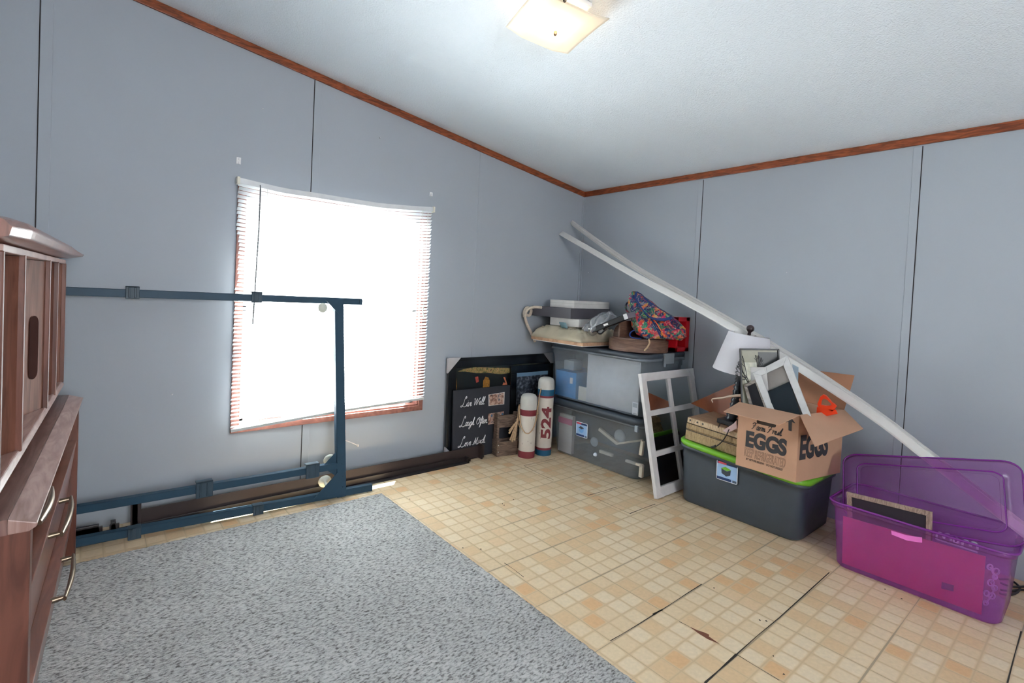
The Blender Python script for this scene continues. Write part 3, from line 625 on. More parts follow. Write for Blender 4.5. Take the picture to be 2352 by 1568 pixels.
# ------------------------------------------------------------------ dark blue bed frame standing against the wall
ctl = Vector((-2.17, -.027, 1.14)); BF = thing('folding_bedstead', 'dark blue steel bed frame on castors standing on its side before the window', 'bed frame', (-2.6, -.25, 0))
def lrail(mb, a, b, hgt, dep, th=.004, up=(0, 0, 1), flip=1):
    a, b = Vector(a), Vector(b); t = (b - a).normalized(); u = Vector(up); u = (u - t * u.dot(t)).normalized(); d = t.cross(u) * flip
    # upright leg faces the room, the other leg runs back along the top
    mb.hexa([a, b, b + d * th, a + d * th], [p + u * hgt for p in (a, b, b + d * th, a + d * th)])
    mb.hexa([a + u * (hgt - th), b + u * (hgt - th), b + u * (hgt - th) + d * dep, a + u * (hgt - th) + d * dep], [a + u * hgt, b + u * hgt, b + u * hgt + d * dep, a + u * hgt + d * dep])
TL, TR = at(120, 676, Y=-.125), at(832, 700, Y=-.125)
mb = MB(); lrail(mb, TL + Vector((-.3, 0, 0)), TR, .037, -.03 * -1, flip=-1, th=.004); mb.box(TR.x - .02, TR.x, TR.y - .003, TR.y + .03, TR.z - .001, TR.z + .031)
mb.build('side_rail', BLUEST, BF, bevel=.002)
BLp, BRp = Vector((-3.66, -.185, .018)), Vector((-2.015, -.272, .001))
mb = MB(); lrail(mb, BLp, BRp, .038, .034, flip=-1); mb.build('side_rail', BLUEST, BF, bevel=.002)
pB, pT = Vector((-2.205, -.268, .005)), Vector((-2.213, -.134, 1.138))
def onpost(z): return pB + (pT - pB) * ((z - pB.z) / (pT.z - pB.z))
upd = (pT - pB).normalized()
mb = MB(); wv = Vector((1, 0, 0))
a0, b0 = pB, pT
mb.hexa([a0 + wv * x + Vector((0, y, 0)) for x, y in ((-.022, -.004), (.030, -.004), (.030, 0), (-.022, 0))], [b0 + wv * x + Vector((0, y, 0)) for x, y in ((-.022, -.004), (.030, -.004), (.030, 0), (-.022, 0))])
mb.hexa([a0 + wv * x + Vector((0, y, 0)) for x, y in ((-.022, -.004), (-.018, -.004), (-.018, .032), (-.022, .032))], [b0 + wv * x + Vector((0, y, 0)) for x, y in ((-.022, -.004), (-.018, -.004), (-.018, .032), (-.022, .032))])
for z in (.06, .12, .19, .24, .95): p = onpost(z); mb.lathe([(.004, 0), (.003, .003)], 8, M=frameM(p + Vector((.01, -.004, 0)), (1, 0, 0), (0, 0, 1)))
mb.build('cross_bar', BLUEST, BF, bevel=.0015)
ML_, MR_ = Vector((-3.66, -.205, .165)), onpost(.165) + Vector((-.02, -.006, 0))
mb = MB(); lrail(mb, ML_, MR_, .036, .034, flip=-1); mb.build('folding_rail', BLUEST, BF, bevel=.002)
def gusset(pts, nrm=(0, -1, 0)): mb = MB(); mb.quadslab(pts, .004); return mb.build('corner_plate', BLUEST, BF)
gy = lambda z: onpost(z).y - .006
gusset([(-2.225, gy(.02), .012), (-2.36, gy(.02), .030), (-2.225, gy(.14), .15)]); gusset([(-2.21, gy(1.13), 1.138), (-2.30, gy(1.13), 1.138), (-2.21, gy(1.04), 1.045)])
mb = MB(); mb.quadslab([(-2.225, gy(.2) + .01, .20), (-2.30, gy(.2) + .01, .20), (-2.225, gy(.27) + .01, .265)], .004); mb.quadslab([(-2.225, gy(.15) + .01, .165), (-2.28, gy(.15) + .01, .165), (-2.225, gy(.1) + .01, .12)], .004)
mb.build('corner_plate', BLUEST, BF)
def clip(cx, cy_, w, yoff, rail):
    pass
def clip_on(a, b, px, hz0, hz1, wd):
    a, b = Vector(a), Vector(b); best = min((abs((ROT @ (a + (b - a) * u - CAM)).x / (ROT @ (a + (b - a) * u - CAM)).z * FPX + CX - px), u) for u in [i / 400 for i in range(401)])[1]
    p = a + (b - a) * best; mb = MB(Matrix.Translation(p)); mb.box(-wd / 2, wd / 2, -.010, .0, hz0, hz1); mb.box(-wd / 2, wd / 2, -.010, .034, hz1 - .006, hz1)
    for x in (-wd * .3, wd * .12): mb.box(x, x + .008, -.013, -.009, hz0 + .005, hz1 - .004)
    mb.build('rail_clip', CLIP, BF, bevel=.004)
TLp = TL + Vector((-.3, 0, 0))
for px in (305, 589): clip_on(TLp, TR, px, -.006, .052 if px > 0 else 0, .052)
for px in (470, 718): clip_on(ML_, MR_, px, -.022, .056, .072)
for px in (308, 593): clip_on(BLp, BRp, px, -.010 if px > 400 else -.012, .042, .050)
def castor(px, py, dep, r, side):
    c = at(px, py, Y=dep); mb = MB(); d = Vector((.35, .0, -.1)).normalized(); ax = Vector((-.10, -.97, -.22)).normalized()
    M = frameM(c, ax.orthogonal(), ax.cross(ax.orthogonal()))
    mb.lathe([(.004, -.012), (r * .85, -.010), (r, -.004), (r, .004), (r * .8, .010), (.010, .014), (.009, .05)], 24, M=M); mb.build('castor', CAST, BF)
castor(757, 1056, -.165, .034, 1); castor(746, 1105, -.20, .036, 1)
c = at(741, 707, Y=-.14); M = frameM(c, (1, 0, 0), (0, 0, 1)); mb = MB(); mb.lathe([(.012, -.008), (.027, -.006), (.028, .0), (.024, .008), (.010, .012)], 24, M=M); mb.build('castor', CAST, BF)

# ------------------------------------------------------------------ brown steel bed rails lying along the wall
def bedrail(name, lab, a, b, hgt, dep, m, plates):
    a, b = Vector(a), Vector(b); T = thing(name, lab, 'bed rail', ((a + b) / 2).to_tuple()); T.location.z = min(a.z, b.z); WM[T.name] = Matrix.Translation(T.location)
    mb = MB(); t = (b - a).normalized(); u = Vector((0, 0, 1)); d = Vector((t.y, -t.x, 0)) * (1 if t.x > 0 else -1)
    d = Vector((0, -1, 0))
    mb.hexa([a, b, b + d * .004, a + d * .004], [p + u * hgt for p in (a, b, b + d * .004, a + d * .004)])
    mb.hexa([a, b, b + d * dep, a + d * dep], [p + u * .004 for p in (a, b, b + d * dep, a + d * dep)])
    mb.build('rail', m, T, bevel=.0015)
    for x, z0, z1, wd, dy in plates:
        mb = MB(); q = a + (b - a) * ((x - a.x) / (b.x - a.x)); mb.box(x, x + wd, q.y - dep * .8 - dy, q.y + .0, z0, z1); mb.box(x - .004, x + wd + .012, q.y - dep * .8 - dy, q.y - dep * .8 - dy + .006, z0 + .01, z1 - .008)
        mb.build('end_bracket', m, T, bevel=.002)
bedrail('bed_rail', 'long brown steel bed rail with upright end brackets lying against the window wall', (-3.14, -.108, .012), (-1.10, -.102, .004), .085, .012, BROWNST, [(-1.115, .0, .108, .012, .035), (-3.16, .0, .150, .024, .0)])
bedrail('bed_rail', 'second, blacker steel bed rail on the floor in front of the brown one', (-3.80, -.130, .0), (-1.235, -.125, .0), .036, .045, BLACKST, [(-1.25, .0, .040, .014, .005), (-3.24, .0, .080, .02, .0), (-3.62, .0, .075, .34, -.02)])
# phone socket with its lead
PJ = thing('wall_socket', 'open cable socket low on the wall with a white lead sticking out', 'socket', (-2.11, -.002, .26))
mb = MB(); mb.box(-2.145, -2.085, -.008, 0, .215, .315); mb.build('socket_plate', mat('ivory plate', (206, 188, 176), .5), PJ, bevel=.002)
mb = MB(); mb.tube(catmull([(-2.11, -.006, .258), (-2.08, -.05, .250), (-2.05, -.07, .236), (-2.035, -.075, .226)], 4), .0028, 6); mb.lathe([(.004, -.006), (.006, 0), (.005, .008)], 8, M=Matrix.Translation((-2.032, -.076, .224))); mb.build('lead', mat('white cable', (232, 224, 218), .5), PJ)

def photo_mat(name, cols, scale=14):
    m = bpy.data.materials.new(name); m.use_nodes = True; N = m.node_tree.nodes; L = m.node_tree.links; p = N['Principled BSDF']; p.inputs['Roughness'].default_value = .3
    tc = N.new('ShaderNodeTexCoord'); n = N.new('ShaderNodeTexNoise'); n.inputs['Scale'].default_value = scale; n.inputs['Detail'].default_value = 4; L.new(tc.outputs['Object'], n.inputs['Vector'])
    r = N.new('ShaderNodeValToRGB'); el = r.color_ramp
    while len(el.elements) < len(cols): el.elements.new(.5)
    for e, (ps, c) in zip(el.elements, cols): e.position = ps; e.color = srgb(*c)
    L.new(n.outputs['Fac'], r.inputs[0]); L.new(r.outputs[0], p.inputs['Base Color']); return m
# ------------------------------------------------------------------ framed pictures by the window wall
def tilt_frame(x0, x1, yb, yt, zt, z0=0.0):   # local x along the wall, y up the leaning face, z towards the room
    return frameM((x0, yb, z0), (1, 0, 0), (0, yt - yb, zt - z0)), math.hypot(yt - yb, zt - z0)
M, H = tilt_frame(-1.369, -.33, -.042, -.024, .735); W = 1.03
PT = thing('framed_picture', 'large dark painting in black frame with grey corner guards, leaning on the window wall', 'framed picture', M @ Vector((W / 2, 0, 0)))
mb = MB(M)
for x0, x1, y0, y1 in ((0, W, 0, .075), (0, W, H - .075, H), (0, .075, .075, H - .075), (W - .075, W, .075, H - .075)): mb.box(x0, x1, y0, y1, 0, .014)
for x0, x1, y0, y1 in ((0, W, 0, .02), (0, W, H - .02, H), (0, .02, .02, H - .02), (W - .02, W, .02, H - .02)): mb.box(x0, x1, y0, y1, .014, .019)
mb.build('frame', BLACKG, PT, bevel=.003)
GUARD = mat('pale grey corner guard', (176, 174, 176), .6)
for cx, cy_, sx, sy in ((0, H, 1, -1), (W, H, -1, -1), (0, 0, 1, 1)):
    mb = MB(M); k = .105; a = [(cx - sx * .003, cy_ - sy * .003), (cx + sx * k, cy_ - sy * .003), (cx - sx * .003, cy_ + sy * k)]
    if sx * sy < 0: a = a[::-1]
    mb.prism([(x, y, .0195) for x, y in a], (0, 0, .0015)); e = -sx * .003
    mb.box(cx + e - .0005, cx + e + .0005, cy_, cy_ + sy * k, .0, .020); mb.box(cx, cx + sx * k, cy_ - sy * .003 - .0005, cy_ - sy * .003 + .0005, .0, .020); mb.build('corner_guard', GUARD, PT)
mb = MB(M); mb.box(.07, W - .07, .07, H - .07, .004, .008); cv = mb.build('canvas', mat('near black painted canvas', (16, 24, 28), .3, var=.3, vscale=9), PT)
def decal(M, pts, m, name, parent, z=.009, dz=.0012):
    mb = MB(M); mb.prism([(x, y, z) for x, y in pts], (0, 0, dz)); return mb.build(name, m, parent)
MOSS = photo_mat('mottled orange green paint', [(.3, (34, 34, 24)), (.42, (96, 104, 60)), (.5, (176, 132, 86)), (.56, (90, 116, 70)), (.64, (196, 150, 104)), (.72, (70, 60, 36))], 42)
MOSSD = mat('dim olive paint', (52, 54, 38), .6, var=.5, vscale=50)
def P2M(M, x, y, off=.009):     # pixel -> local x, y on the plane z=off of M
    d = ROT.transposed() @ Vector(((x - CX) / FPX, (y - CY) / FPX, 1)); Mi = M.inverted(); o = Mi @ CAM; e = Mi.to_3x3() @ d
    t = (off - o.z) / e.z; return (o.x + e.x * t, o.y + e.y * t)
def pdecal(M, pix, m, name, parent, z=.009, dz=.0012): return decal(M, [P2M(M, *q, off=z) for q in pix][::-1], m, name, parent, z, dz)
pdecal(M, [(1051, 853), (1062, 848), (1090, 843), (1130, 844), (1171, 845), (1171, 856), (1150, 859), (1120, 856), (1095, 857), (1070, 853)], MOSS, 'painted_canopy', cv)
pdecal(M, [(1171, 840), (1200, 832), (1228, 829), (1240, 833), (1205, 842), (1175, 845)], MOSSD, 'painted_canopy', cv)
RED = mat('dull red paint', (168, 66, 56), .5, var=.3, vscale=80); AMB = mat('amber paint', (150, 100, 34), .5, var=.5, vscale=70)
pdecal(M, [(1091, 866), (1098, 864), (1100, 876), (1094, 879)], RED, 'painted_lantern', cv)
pdecal(M, [(1110, 874), (1115, 865), (1122, 867), (1125, 875), (1124, 889), (1109, 890)], AMB, 'painted_lantern', cv)
pdecal(M, [(1042, 874), (1048, 868), (1049, 890), (1044, 906), (1042, 900)], AMB, 'painted_lantern', cv)
pdecal(M, [(1156, 866), (1160, 866), (1165, 883), (1154, 884), (1156, 878), (1161, 879)], mat('salmon paint', (196, 110, 82), .5, var=.3, vscale=90), 'painted_lantern', cv)
# script canvas board
M, H = tilt_frame(at(1046, 900, Y=-.085).x, 0, -.070, -.052, at(1048, 897, Y=-.07).z); W = .52
SB = thing('canvas_sign', 'black canvas sign with white script lettering and photo windows, leaning on the painting', 'sign', M @ Vector((W / 2, 0, 0)))
mb = MB(M); mb.box(0, W, 0, H, 0, .016); mb.build('board', mat('charcoal canvas', (42, 44, 52), .75, bump=.1, bscale=600), SB, bevel=.003)
WT = mat('white lettering', (232, 232, 234), .6)
for tx, (x, y), (x2, y2) in (('Live Well.', (1054, 935), (1108, 928)), ('Laugh Often.', (1051, 981), (1115, 972)), ('Love Much.', (1048, 1028), (1110, 1017))):
    a = P2M(M, x, y, .016); b = P2M(M, x2, y2, .016); mb = MB(M @ Matrix.Translation((a[0] + .02, a[1], .016)))
    script(mb, tx, None, .026, b[0] - a[0], .0022); mb.build('lettering', WT, SB)
PH = photo_mat('snapshot print', [(.3, (48, 38, 36)), (.45, (150, 112, 98)), (.55, (206, 176, 160)), (.62, (96, 86, 92)), (.7, (52, 120, 170))], 30)
pdecal(M, [(1122, 906), (1159, 900), (1158, 928), (1122, 932)], mat('white photo border', (210, 206, 204), .5), 'photo_border', SB, z=.0162)
pdecal(M, [(1124, 906.5), (1157, 902), (1156, 927), (1124, 930.5)], PH, 'photo', SB, z=.0176)
pdecal(M, [(1121, 950), (1157, 944), (1156, 970), (1121, 975)], PH, 'photo', SB, z=.0165)
# seascape print
M, H = tilt_frame(at(1176, 850, Y=-.075).x, -.40, -.068, -.052, .655); W = .46
SF = thing('framed_picture', 'black framed print of a dark choppy sea, half hidden behind the white floats', 'framed picture', M @ Vector((W / 2, 0, 0)))
mb = MB(M); k = .06
for x0, x1, y0, y1 in ((0, W, 0, k), (0, W, H - k, H), (0, k, k, H - k), (W - k, W, k, H - k)): mb.box(x0, x1, y0, y1, 0, .013)
mb.build('frame', BLACKG, SF, bevel=.002)
mb = MB(M); mb.box(k - .004, W - k + .004, k - .004, H - k + .004, .004, .009)
sea = photo_mat('dark sea print', [(.32, (22, 28, 36)), (.48, (50, 56, 66)), (.58, (92, 98, 108)), (.7, (130, 136, 146))], 40); mb.build('print', sea, SF)
decal(M, [(k, H - k - .03), (W - k, H - k - .03), (W - k, H - k + .002), (k, H - k + .002)], mat('pale sky print', (110, 140, 166), .4), 'print_sky', SF)
# wooden caddy
WG = wood_mat('weathered grey brown wood', (74, 60, 52), (122, 102, 90), scale=7, rough=.7, stretch=(2, 1, 8), bump=.2)
WGH = wood_mat('weathered grey brown board', (70, 56, 48), (126, 104, 90), scale=7, rough=.7, stretch=(1, 8, 8), bump=.2)
ang = math.radians(-11); MC = Matrix.Translation((-.985, -.150, 0)) @ Matrix.Rotation(ang, 4, 'Z')
CR = thing('wooden_caddy', 'weathered wooden caddy with tall slotted ends beside the black sign', 'caddy', MC.translation); CR.rotation_euler = (0, 0, ang); WM[CR.name] = MC
for x in (0, .158):     # each end is a board with a raised middle
    mb = MB(MC); mb.prism([(x, y, z) for y, z in [(-.002, 0), (.070, 0), (.070, .11), (.056, .125), (.052, .30), (.046, .318), (.010, .322), (.0, .31), (-.002, .135), (-.018, .13), (-.018, .105), (-.002, .10)]], (.020, 0, 0)); mb.build('end_board', WG, CR, bevel=.002)
for y in (-.010, .074): mb = MB(MC); mb.box(.0, .178, y - .004, y + .006, .0, .108); mb.build('side_board', WGH, CR, bevel=.002)
mb = MB(MC); mb.box(.018, .160, .022, .032, .205, .300); mb.build('handle_board', WGH, CR, bevel=.002)
mb = MB(MC); mb.box(.02, .158, -.004, .068, .0, .010); mb.build('bottom_board', WGH, CR)
for z in (.035, .085):
    mb = MB(MC); mb.lathe([(.004, 0), (.003, .002)], 8, M=frameM((.012, -.0145, z), (1, 0, 0), (0, 0, 1))); mb.build('nail_head', mat('pale steel', (190, 192, 194), .4), CR)
# painted floats
FLW = mat('chipped cream paint', (208, 200, 190), .6, var=.05, vscale=12); FLR = mat('maroon band', (122, 42, 52), .55, var=.08); FLB = mat('petrol blue band', (20, 84, 116), .5, var=.05)
FLT = mat('chalky grey white top', (190, 188, 182), .7, var=.05); ROPE = mat('jute rope', (186, 156, 124), .9, var=.2, vscale=90, bump=.6, bscale=260)
CHIP = mat('bare dark wood chips', (66, 54, 50), .8)
def buoy(lab, px, r, h, bands, cap0):
    c = Vector(px); T = thing('painted_float', lab, 'wooden float', c)
    mb = MB(Matrix.Translation(c)); mb.lathe([(r * .97, 0), (r, .004), (r, cap0)], 40); mb.build('body', FLW, T)
    mb = MB(Matrix.Translation(c)); mb.lathe([(r * 1.015, cap0), (r * 1.02, cap0 + .01), (r * 1.02, h - .045), (r * .96, h - .02), (r * .8, h - .004), (r * .5, h + .003), (.004, h + .005)], 40); mb.build('top', FLT, T)
    for z0, z1, m in bands: mb = MB(Matrix.Translation(c)); mb.lathe([(r * 1.006, z0), (r * 1.008, z0 + .001), (r * 1.008, z1 - .001), (r * 1.006, z1)], 40, cap=False); mb.build('painted_band', m, T)
    mb = MB(Matrix.Translation(c)); rr = random.Random(int(h * 1000))
    for k in range(9):
        vs = []
        a = rr.uniform(3.3, 4.9); z = rr.uniform(.09, h - .08); l = rr.uniform(.006, .018)
        for da, dz in ((-.02, 0), (.0, l), (.03, l * .6), (.015, -l * .5)): vs.append(((r * 1.006) * math.cos(a + da), (r * 1.006) * math.sin(a + da), z + dz))
        mb = MB(Matrix.Translation(c)); mb.add(vs, [(3, 2, 1, 0)]); mb.build('worn_patch', CHIP, T)
    return T, c
p1 = at(1209, 1053, Z=0); p2 = at(1248, 1047, Z=0)
fw = Vector((.642, .766, 0))
c1 = Vector((p1.x, p1.y, 0)) + fw * .062
T1, c1 = buoy('shorter cream float with two maroon bands and knotted rope, before the taller one', c1, .062, .470, [(.0, .05, FLR), (.315, .360, FLR)], .360)
c2 = Vector((p2.x, p2.y, 0)) + fw * .062
T2, c2 = buoy('taller cream float numbered 524 with blue bands, standing against the clear bins', c2, .062, .588, [(.0, .042, FLB), (.042, .060, FLR), (.440, .456, FLR), (.456, .502, FLB)], .502)
a = math.atan2(CAM.y - c1.y, CAM.x - c1.x)
mb = MB()
def rim(ang, z, c, r): return Vector((c.x + r * math.cos(ang), c.y + r * math.sin(ang), z))
lp = catmull([rim(a + 1.45, .37, c1, .067)] * 1 + [rim(a - 1.45 + 2.9 * u, .38 - .19 * math.sin(PI * u) ** .7, c1, .068) for u in (1, .9, .75, .6, .5, .4, .25, .1, 0)], 4)
mb.tube(lp, .0045, 8)
kn = rim(a - 1.55, .27, c1, .076); hang = rim(a - 1.45, .39, c1, .069)
mb.tube(catmull([hang, rim(a - 1.5, .36, c1, .074), kn], 4), .0045, 8)
mb.tube(catmull([rim(a - 1.0, .225, c1, .068), rim(a - 1.3, .25, c1, .073), kn], 4), .0045, 8)
mb.lathe([(.004, -.014), (.013, -.006), (.014, .004), (.006, .014)], 12, M=Matrix.Translation(kn))
lf = Vector((-.766, .642, 0)); tc_ = -fw * .02
for k, (dx, dz) in enumerate(((.06, -.10), (.05, -.15), (.035, -.16), (.018, -.15), (.06, -.08))):
    mb.tube(catmull([kn, kn + lf * dx * .4 + tc_ + Vector((0, 0, dz * .35)), kn + lf * dx + tc_ + Vector((0, 0, dz))], 4), [.005, .005, .005, .005, .0055, .006, .0065, .0075, .008], 6)
mb.build('rope', ROPE, T1)
a2 = math.atan2(CAM.y - c2.y, CAM.x - c2.x)
mb = MB(); mb.tube(catmull([rim(a2 - .62, .510, c2, .067), rim(a2 - .72, .46, c2, .071), rim(a2 - .80, .40, c2, .073), rim(a2 - .85, .35, c2, .074), rim(a2 - .8, .31, c2, .071)], 4), .0045, 8); mb.build('rope', ROPE, T2)
# 524 running up the side, bent round the cylinder
tb = MB(); textmesh(tb, '524', I4, size=.105, width=.245, bold=.004, depth=0)
xs = sorted(set(round(v.x, 4) for v in tb.v)); ymax = max(v.y for v in tb.v)
import bmesh
bm = bmesh.new(); vv = [bm.verts.new(v) for v in tb.v]
for f in tb.f:
    try: bm.faces.new([vv[i] for i in f])
    except ValueError: pass
for k in range(1, 14):
    bmesh.ops.bisect_plane(bm, geom=bm.verts[:] + bm.edges[:] + bm.faces[:], plane_co=(0, ymax * k / 14, 0), plane_no=(0, 1, 0))
a0 = a2 - .10; mb = MB(); bm.verts.index_update(); vs = []
for v in bm.verts:
    aa = a0 + .92 - (v.co.y) / .0625 + 0.0; vs.append((c2.x + .0631 * math.cos(aa), c2.y + .0631 * math.sin(aa), .130 + v.co.x))
mb.add(vs, [tuple(v.index for v in f.verts) for f in bm.faces]); mb.build('number', FLR, T2); bm.free()

# ------------------------------------------------------------------ clear storage bins
PLAS = clear_mat('milky clear plastic', (244, 249, 252), alpha=.75, rough=.22, gloss=.03, diff=(226, 238, 250))
LIDM = mat('dark grey blue lid', (52, 60, 70), .5)
def tub(name, label, cat, x0, x1, y0, y1, z0, z1, tx, ty, m, r=.06, rimh=.022, tilt=None, th=.003, group=None, ribs=True):
    # open tub: rings from the base up to a turned-out rim, then down the inside
    cx, cyy = (x0 + x1) / 2, (y0 + y1) / 2; hx, hy = (x1 - x0) / 2, (y1 - y0) / 2
    T = thing(name, label, cat, (cx, cyy, z0)); 
    def ring(f, z, g=0, rr=r): return [(cx + a, cyy + b, z + (tilt(cx + a, cyy + b) * (z - z0) / (z1 - z0) if tilt else 0)) for a, b in rrect(hx - tx * (1 - f) + g, hy - ty * (1 - f) + g, rr, 6)]
    mb = MB(); out = [ring(0, z0 + .004, -.010, r * .8), ring(.02, z0 + .014), ring(.5, (z0 + z1) / 2), ring(.84, z0 + (z1 - z0) * .84)]
    if ribs: out += [ring(.84, z0 + (z1 - z0) * .85, .005)]
    out += [ring(1, z1 - rimh), ring(1, z1 - rimh, .012), ring(1, z1, .012), ring(1, z1, -th * .5)]
    if m.name.startswith(('milky', 'trans')): mb.loft(out, cap=(True, False)); mb.build('body', m, T); return T
    inn = [ring(.84, z0 + (z1 - z0) * .84, -th), ring(.5, (z0 + z1) / 2, -th), ring(.02, z0 + .016, -th)]
    mb.loft(out + inn, cap=(True, True)); mb.build('body', m, T); return T
def lidof(T, x0, x1, y0, y1, z0, z1, m, r=.07, name='lid', tilt=None, raise_=.012, **k):
    cx, cyy = (x0 + x1) / 2, (y0 + y1) / 2; hx, hy = (x1 - x0) / 2, (y1 - y0) / 2
    def ring(g, z): return [(cx + a, cyy + b, z + (tilt(cx + a, cyy + b) if tilt else 0)) for a, b in rrect(hx + g, hy + g, max(.01, r + g * .5), 6)]
    mb = MB(); mb.loft([ring(-.004, z0), ring(.0, z0), ring(.002, z1 - .008), ring(-.006, z1), ring(-.035, z1), ring(-.045, z1 - raise_ * .6), ring(-.07, z1 - raise_ * .6)])
    return mb.build(name, m, T, **k)
B1 = tub('storage_bin', 'lower clear plastic bin of the stack, holding white sticks and a pink packet', 'storage bin', -.535, -.045, -1.105, -.235, .0, .388, .035, .045, PLAS)
lidof(B1, -.548, -.032, -1.120, -.222, .380, .425, LIDM)
B2 = tub('storage_bin', 'upper clear plastic bin, holding a blue box and white sheets, topmost of the stack', 'storage bin', -.535, -.045, -1.100, -.215, .428, .828, .022, .030, PLAS)
LT = lambda x, y: .02 * (x + .54)
lidof(B2, -.548, -.032, -1.112, -.205, .822, .853, LIDM, tilt=LT)
GRL = clear_mat('grey clear latch', (190, 198, 204), alpha=.35, diff=(150, 158, 164))
for T, z in ((B2, .80),):
    for x in (-.29,): mb = MB(); mb.box(x - .06, x + .06, -1.124, -1.112, z - .012, z + .062); mb.box(x - .06, x - .05, -1.13, -1.112, z - .03, z + .05); mb.build('latch', mat('grey latch', (120, 126, 132), .4), T, bevel=.003)
mb = MB(); p = at(1463, 965, X=-.548); mb.box(-.553, -.538, p.y - .012, p.y + .012, .345, .385); mb.build('latch_tab', mat('pale latch tab', (150, 160, 170), .4), B1)
def label_card(parent, M, w, h, band, art):
    mb = MB(M); mb.prism([(a + w / 2, b + h / 2, 0) for a, b in rrect(w / 2, h / 2, .008, 4)], (0, 0, .0012)); c = mb.build('label', mat('white label stock', (226, 228, 232), .4), parent)
    k = .004
    def rc(x0, x1, y0, y1, m, z=.0013): mb = MB(M); mb.box(x0, x1, y0, y1, z, z + .0006); mb.build('label_print', m, c)
    rc(k, w - k, k, h - k, mat('pale blue label print', (150, 180, 216), .4)); rc(k, w - k, h * .84, h - k, mat('navy label print', (30, 54, 104), .4), .002)
    rc(k, w * .72, k, h * .17, mat('navy label print', (30, 54, 104), .4), .002)
    mb = MB(M); mb.prism([(w * .28 + a, h * .9 + b, .0027) for a, b in rrect(w * .2, h * .055, h * .05, 5)], (0, 0, .0005)); mb.build('label_print', mat('rosy red label print', (206, 70, 88), .4), c)
    lid_, bod = art
    mb = MB(M); X = lambda u: k + (w - 2 * k) * u; Y = lambda v: k + (h - 2 * k) * v
    mb.prism([(X(.2), Y(.62), .0022), (X(.5), Y(.54), .0022), (X(.72), Y(.66), .0022), (X(.42), Y(.76), .0022)], (0, 0, .0005)); mb.build('label_print', lid_, c)
    mb = MB(M); mb.prism([(X(.24), Y(.36), .0022), (X(.48), Y(.24), .0022), (X(.68), Y(.36), .0022), (X(.70), Y(.64), .0022), (X(.5), Y(.53), .0022), (X(.22), Y(.61), .0022)], (0, 0, .0003)); mb.build('label_print', bod, c)
    mb = MB(M)
    for i in range(8): mb.box(w * .78 + i * w * .024, w * .78 + i * w * .024 + w * .012, h * .04, h * .16, .0012, .0026)
    mb.build('bar_code', INK, c); return c
def face_frame(px, X, tilt=0.0):   # on a plane facing -X; local x runs to the right in the picture
    p = at(*px, X=X); return frameM(p, (0, -1, 0), (-tilt, 0, 1))
label_card(B1, face_frame((1323, 999), -.536, .03) @ Matrix.Translation((0, 0, .001)), .112, .108, None, (mat('grey lid print', (60, 64, 72), .4), mat('blue bin print', (110, 160, 214), .4)))
# a smaller white sticker on the upper bin
M = face_frame((1452, 951), -.531, .03); mb = MB(M); mb.box(0, .045, 0, .085, .0, .001); o = mb.build('label', mat('translucent sticker', (190, 194, 202), .4), B2)
for y0_, y1_ in ((.0, .012), (.05, .078)): mb = MB(M); mb.box(.004, .039, y0_, y1_, .001, .0016); mb.build('label_print', mat('greyed print', (150, 156, 166), .4), o)
# what is inside the bins
X0_IS_UP = lambda t: t < 930
def inbox(name, lab, cat, pl, pr, X, top, bot, depth, m, grp=None, bev=.002):
    a = at(pl, (top + bot) / 2, X=X); b = at(pr, (top + bot) / 2, X=X); zt = at((pl + pr) / 2, top, X=X).z; zb = at((pl + pr) / 2, bot, X=X).z
    ya = min(a.y, -.262); yb_ = max(b.y, -1.045); zb = max(zb, .445 if X0_IS_UP(top) else .018)
    mb = MB(); mb.box(X, X + depth, yb_, ya, zb, zt); return tag(mb.build(name, m, bevel=bev), lab, cat, grp)
o = inbox('blue_box', 'bright blue carton inside the left end of the upper clear bin', 'box', 1272, 1323, -.505, 852, 915, .30, mat('bright blue carton', (40, 140, 210), .5))
mb = MB(face_frame((1309, 880), -.508)); mb.box(0, .028, 0, .045, 0, .001); c = mb.build('sticker', WHITE); c.parent = o; c.matrix_parent_inverse = Matrix.Translation(o.location).inverted()
inbox('cardboard_sheet', 'large white sheet standing upright inside the upper clear bin', 'sheet', 1347, 1468, -.500, 822, 952, .01, mat('off white sheet', (206, 202, 206), .6))
inbox('white_board', 'small white edged board next to the blue carton in the upper bin', 'board', 1328, 1347, -.495, 888, 921, .012, mat('warm white board', (222, 216, 208), .6))
inbox('white_packet', 'folded white packet on top of the blue carton in the upper bin', 'packet', 1280, 1318, -.42, 826, 852, .10, mat('white packet', (200, 204, 208), .6))
o = inbox('mailer_packet', 'white packet with a pink flap inside the left of the lower clear bin', 'packet', 1283, 1314, -.500, 952, 1040, .03, mat('off white packet', (214, 206, 206), .6))
mb = MB(); a = at(1283, 955, X=-.504); b = at(1314, 962, X=-.504); mb.box(-.5045, -.500, b.y, a.y, a.z - .045, a.z + .0); c = mb.build('pink_flap', mat('pink flap', (226, 128, 158), .6)); c.parent = o; c.matrix_parent_inverse = Matrix.Translation(o.location).inverted()
SW = mat('cream painted sticks', (222, 212, 196), .6)
def stick(p, q, X, wd, lab, m=SW, X2=None):
    a = at(*p, X=X); b = at(*q, X=X if X2 is None else X2); mb = MB(); t = (b - a).normalized(); u = Vector((-1, 0, 0)).cross(t).normalized() * wd / 2; e = Vector((.02, 0, 0))
    P = [a + u, b + u, b - u, a - u]; mb.hexa(P, [k + e for k in P]); tag(mb.build('wooden_strip', m, bevel=.001), lab, 'strip', 'cream strips in the lower bin')
stick((1375, 985), (1417, 1019), -.50, .022, 'cream painted strip slanting down, topmost in the lower clear bin')
stick((1416, 1019), (1474, 1011), -.50, .012, 'thin cream strip lying nearly level in the middle of the lower clear bin')
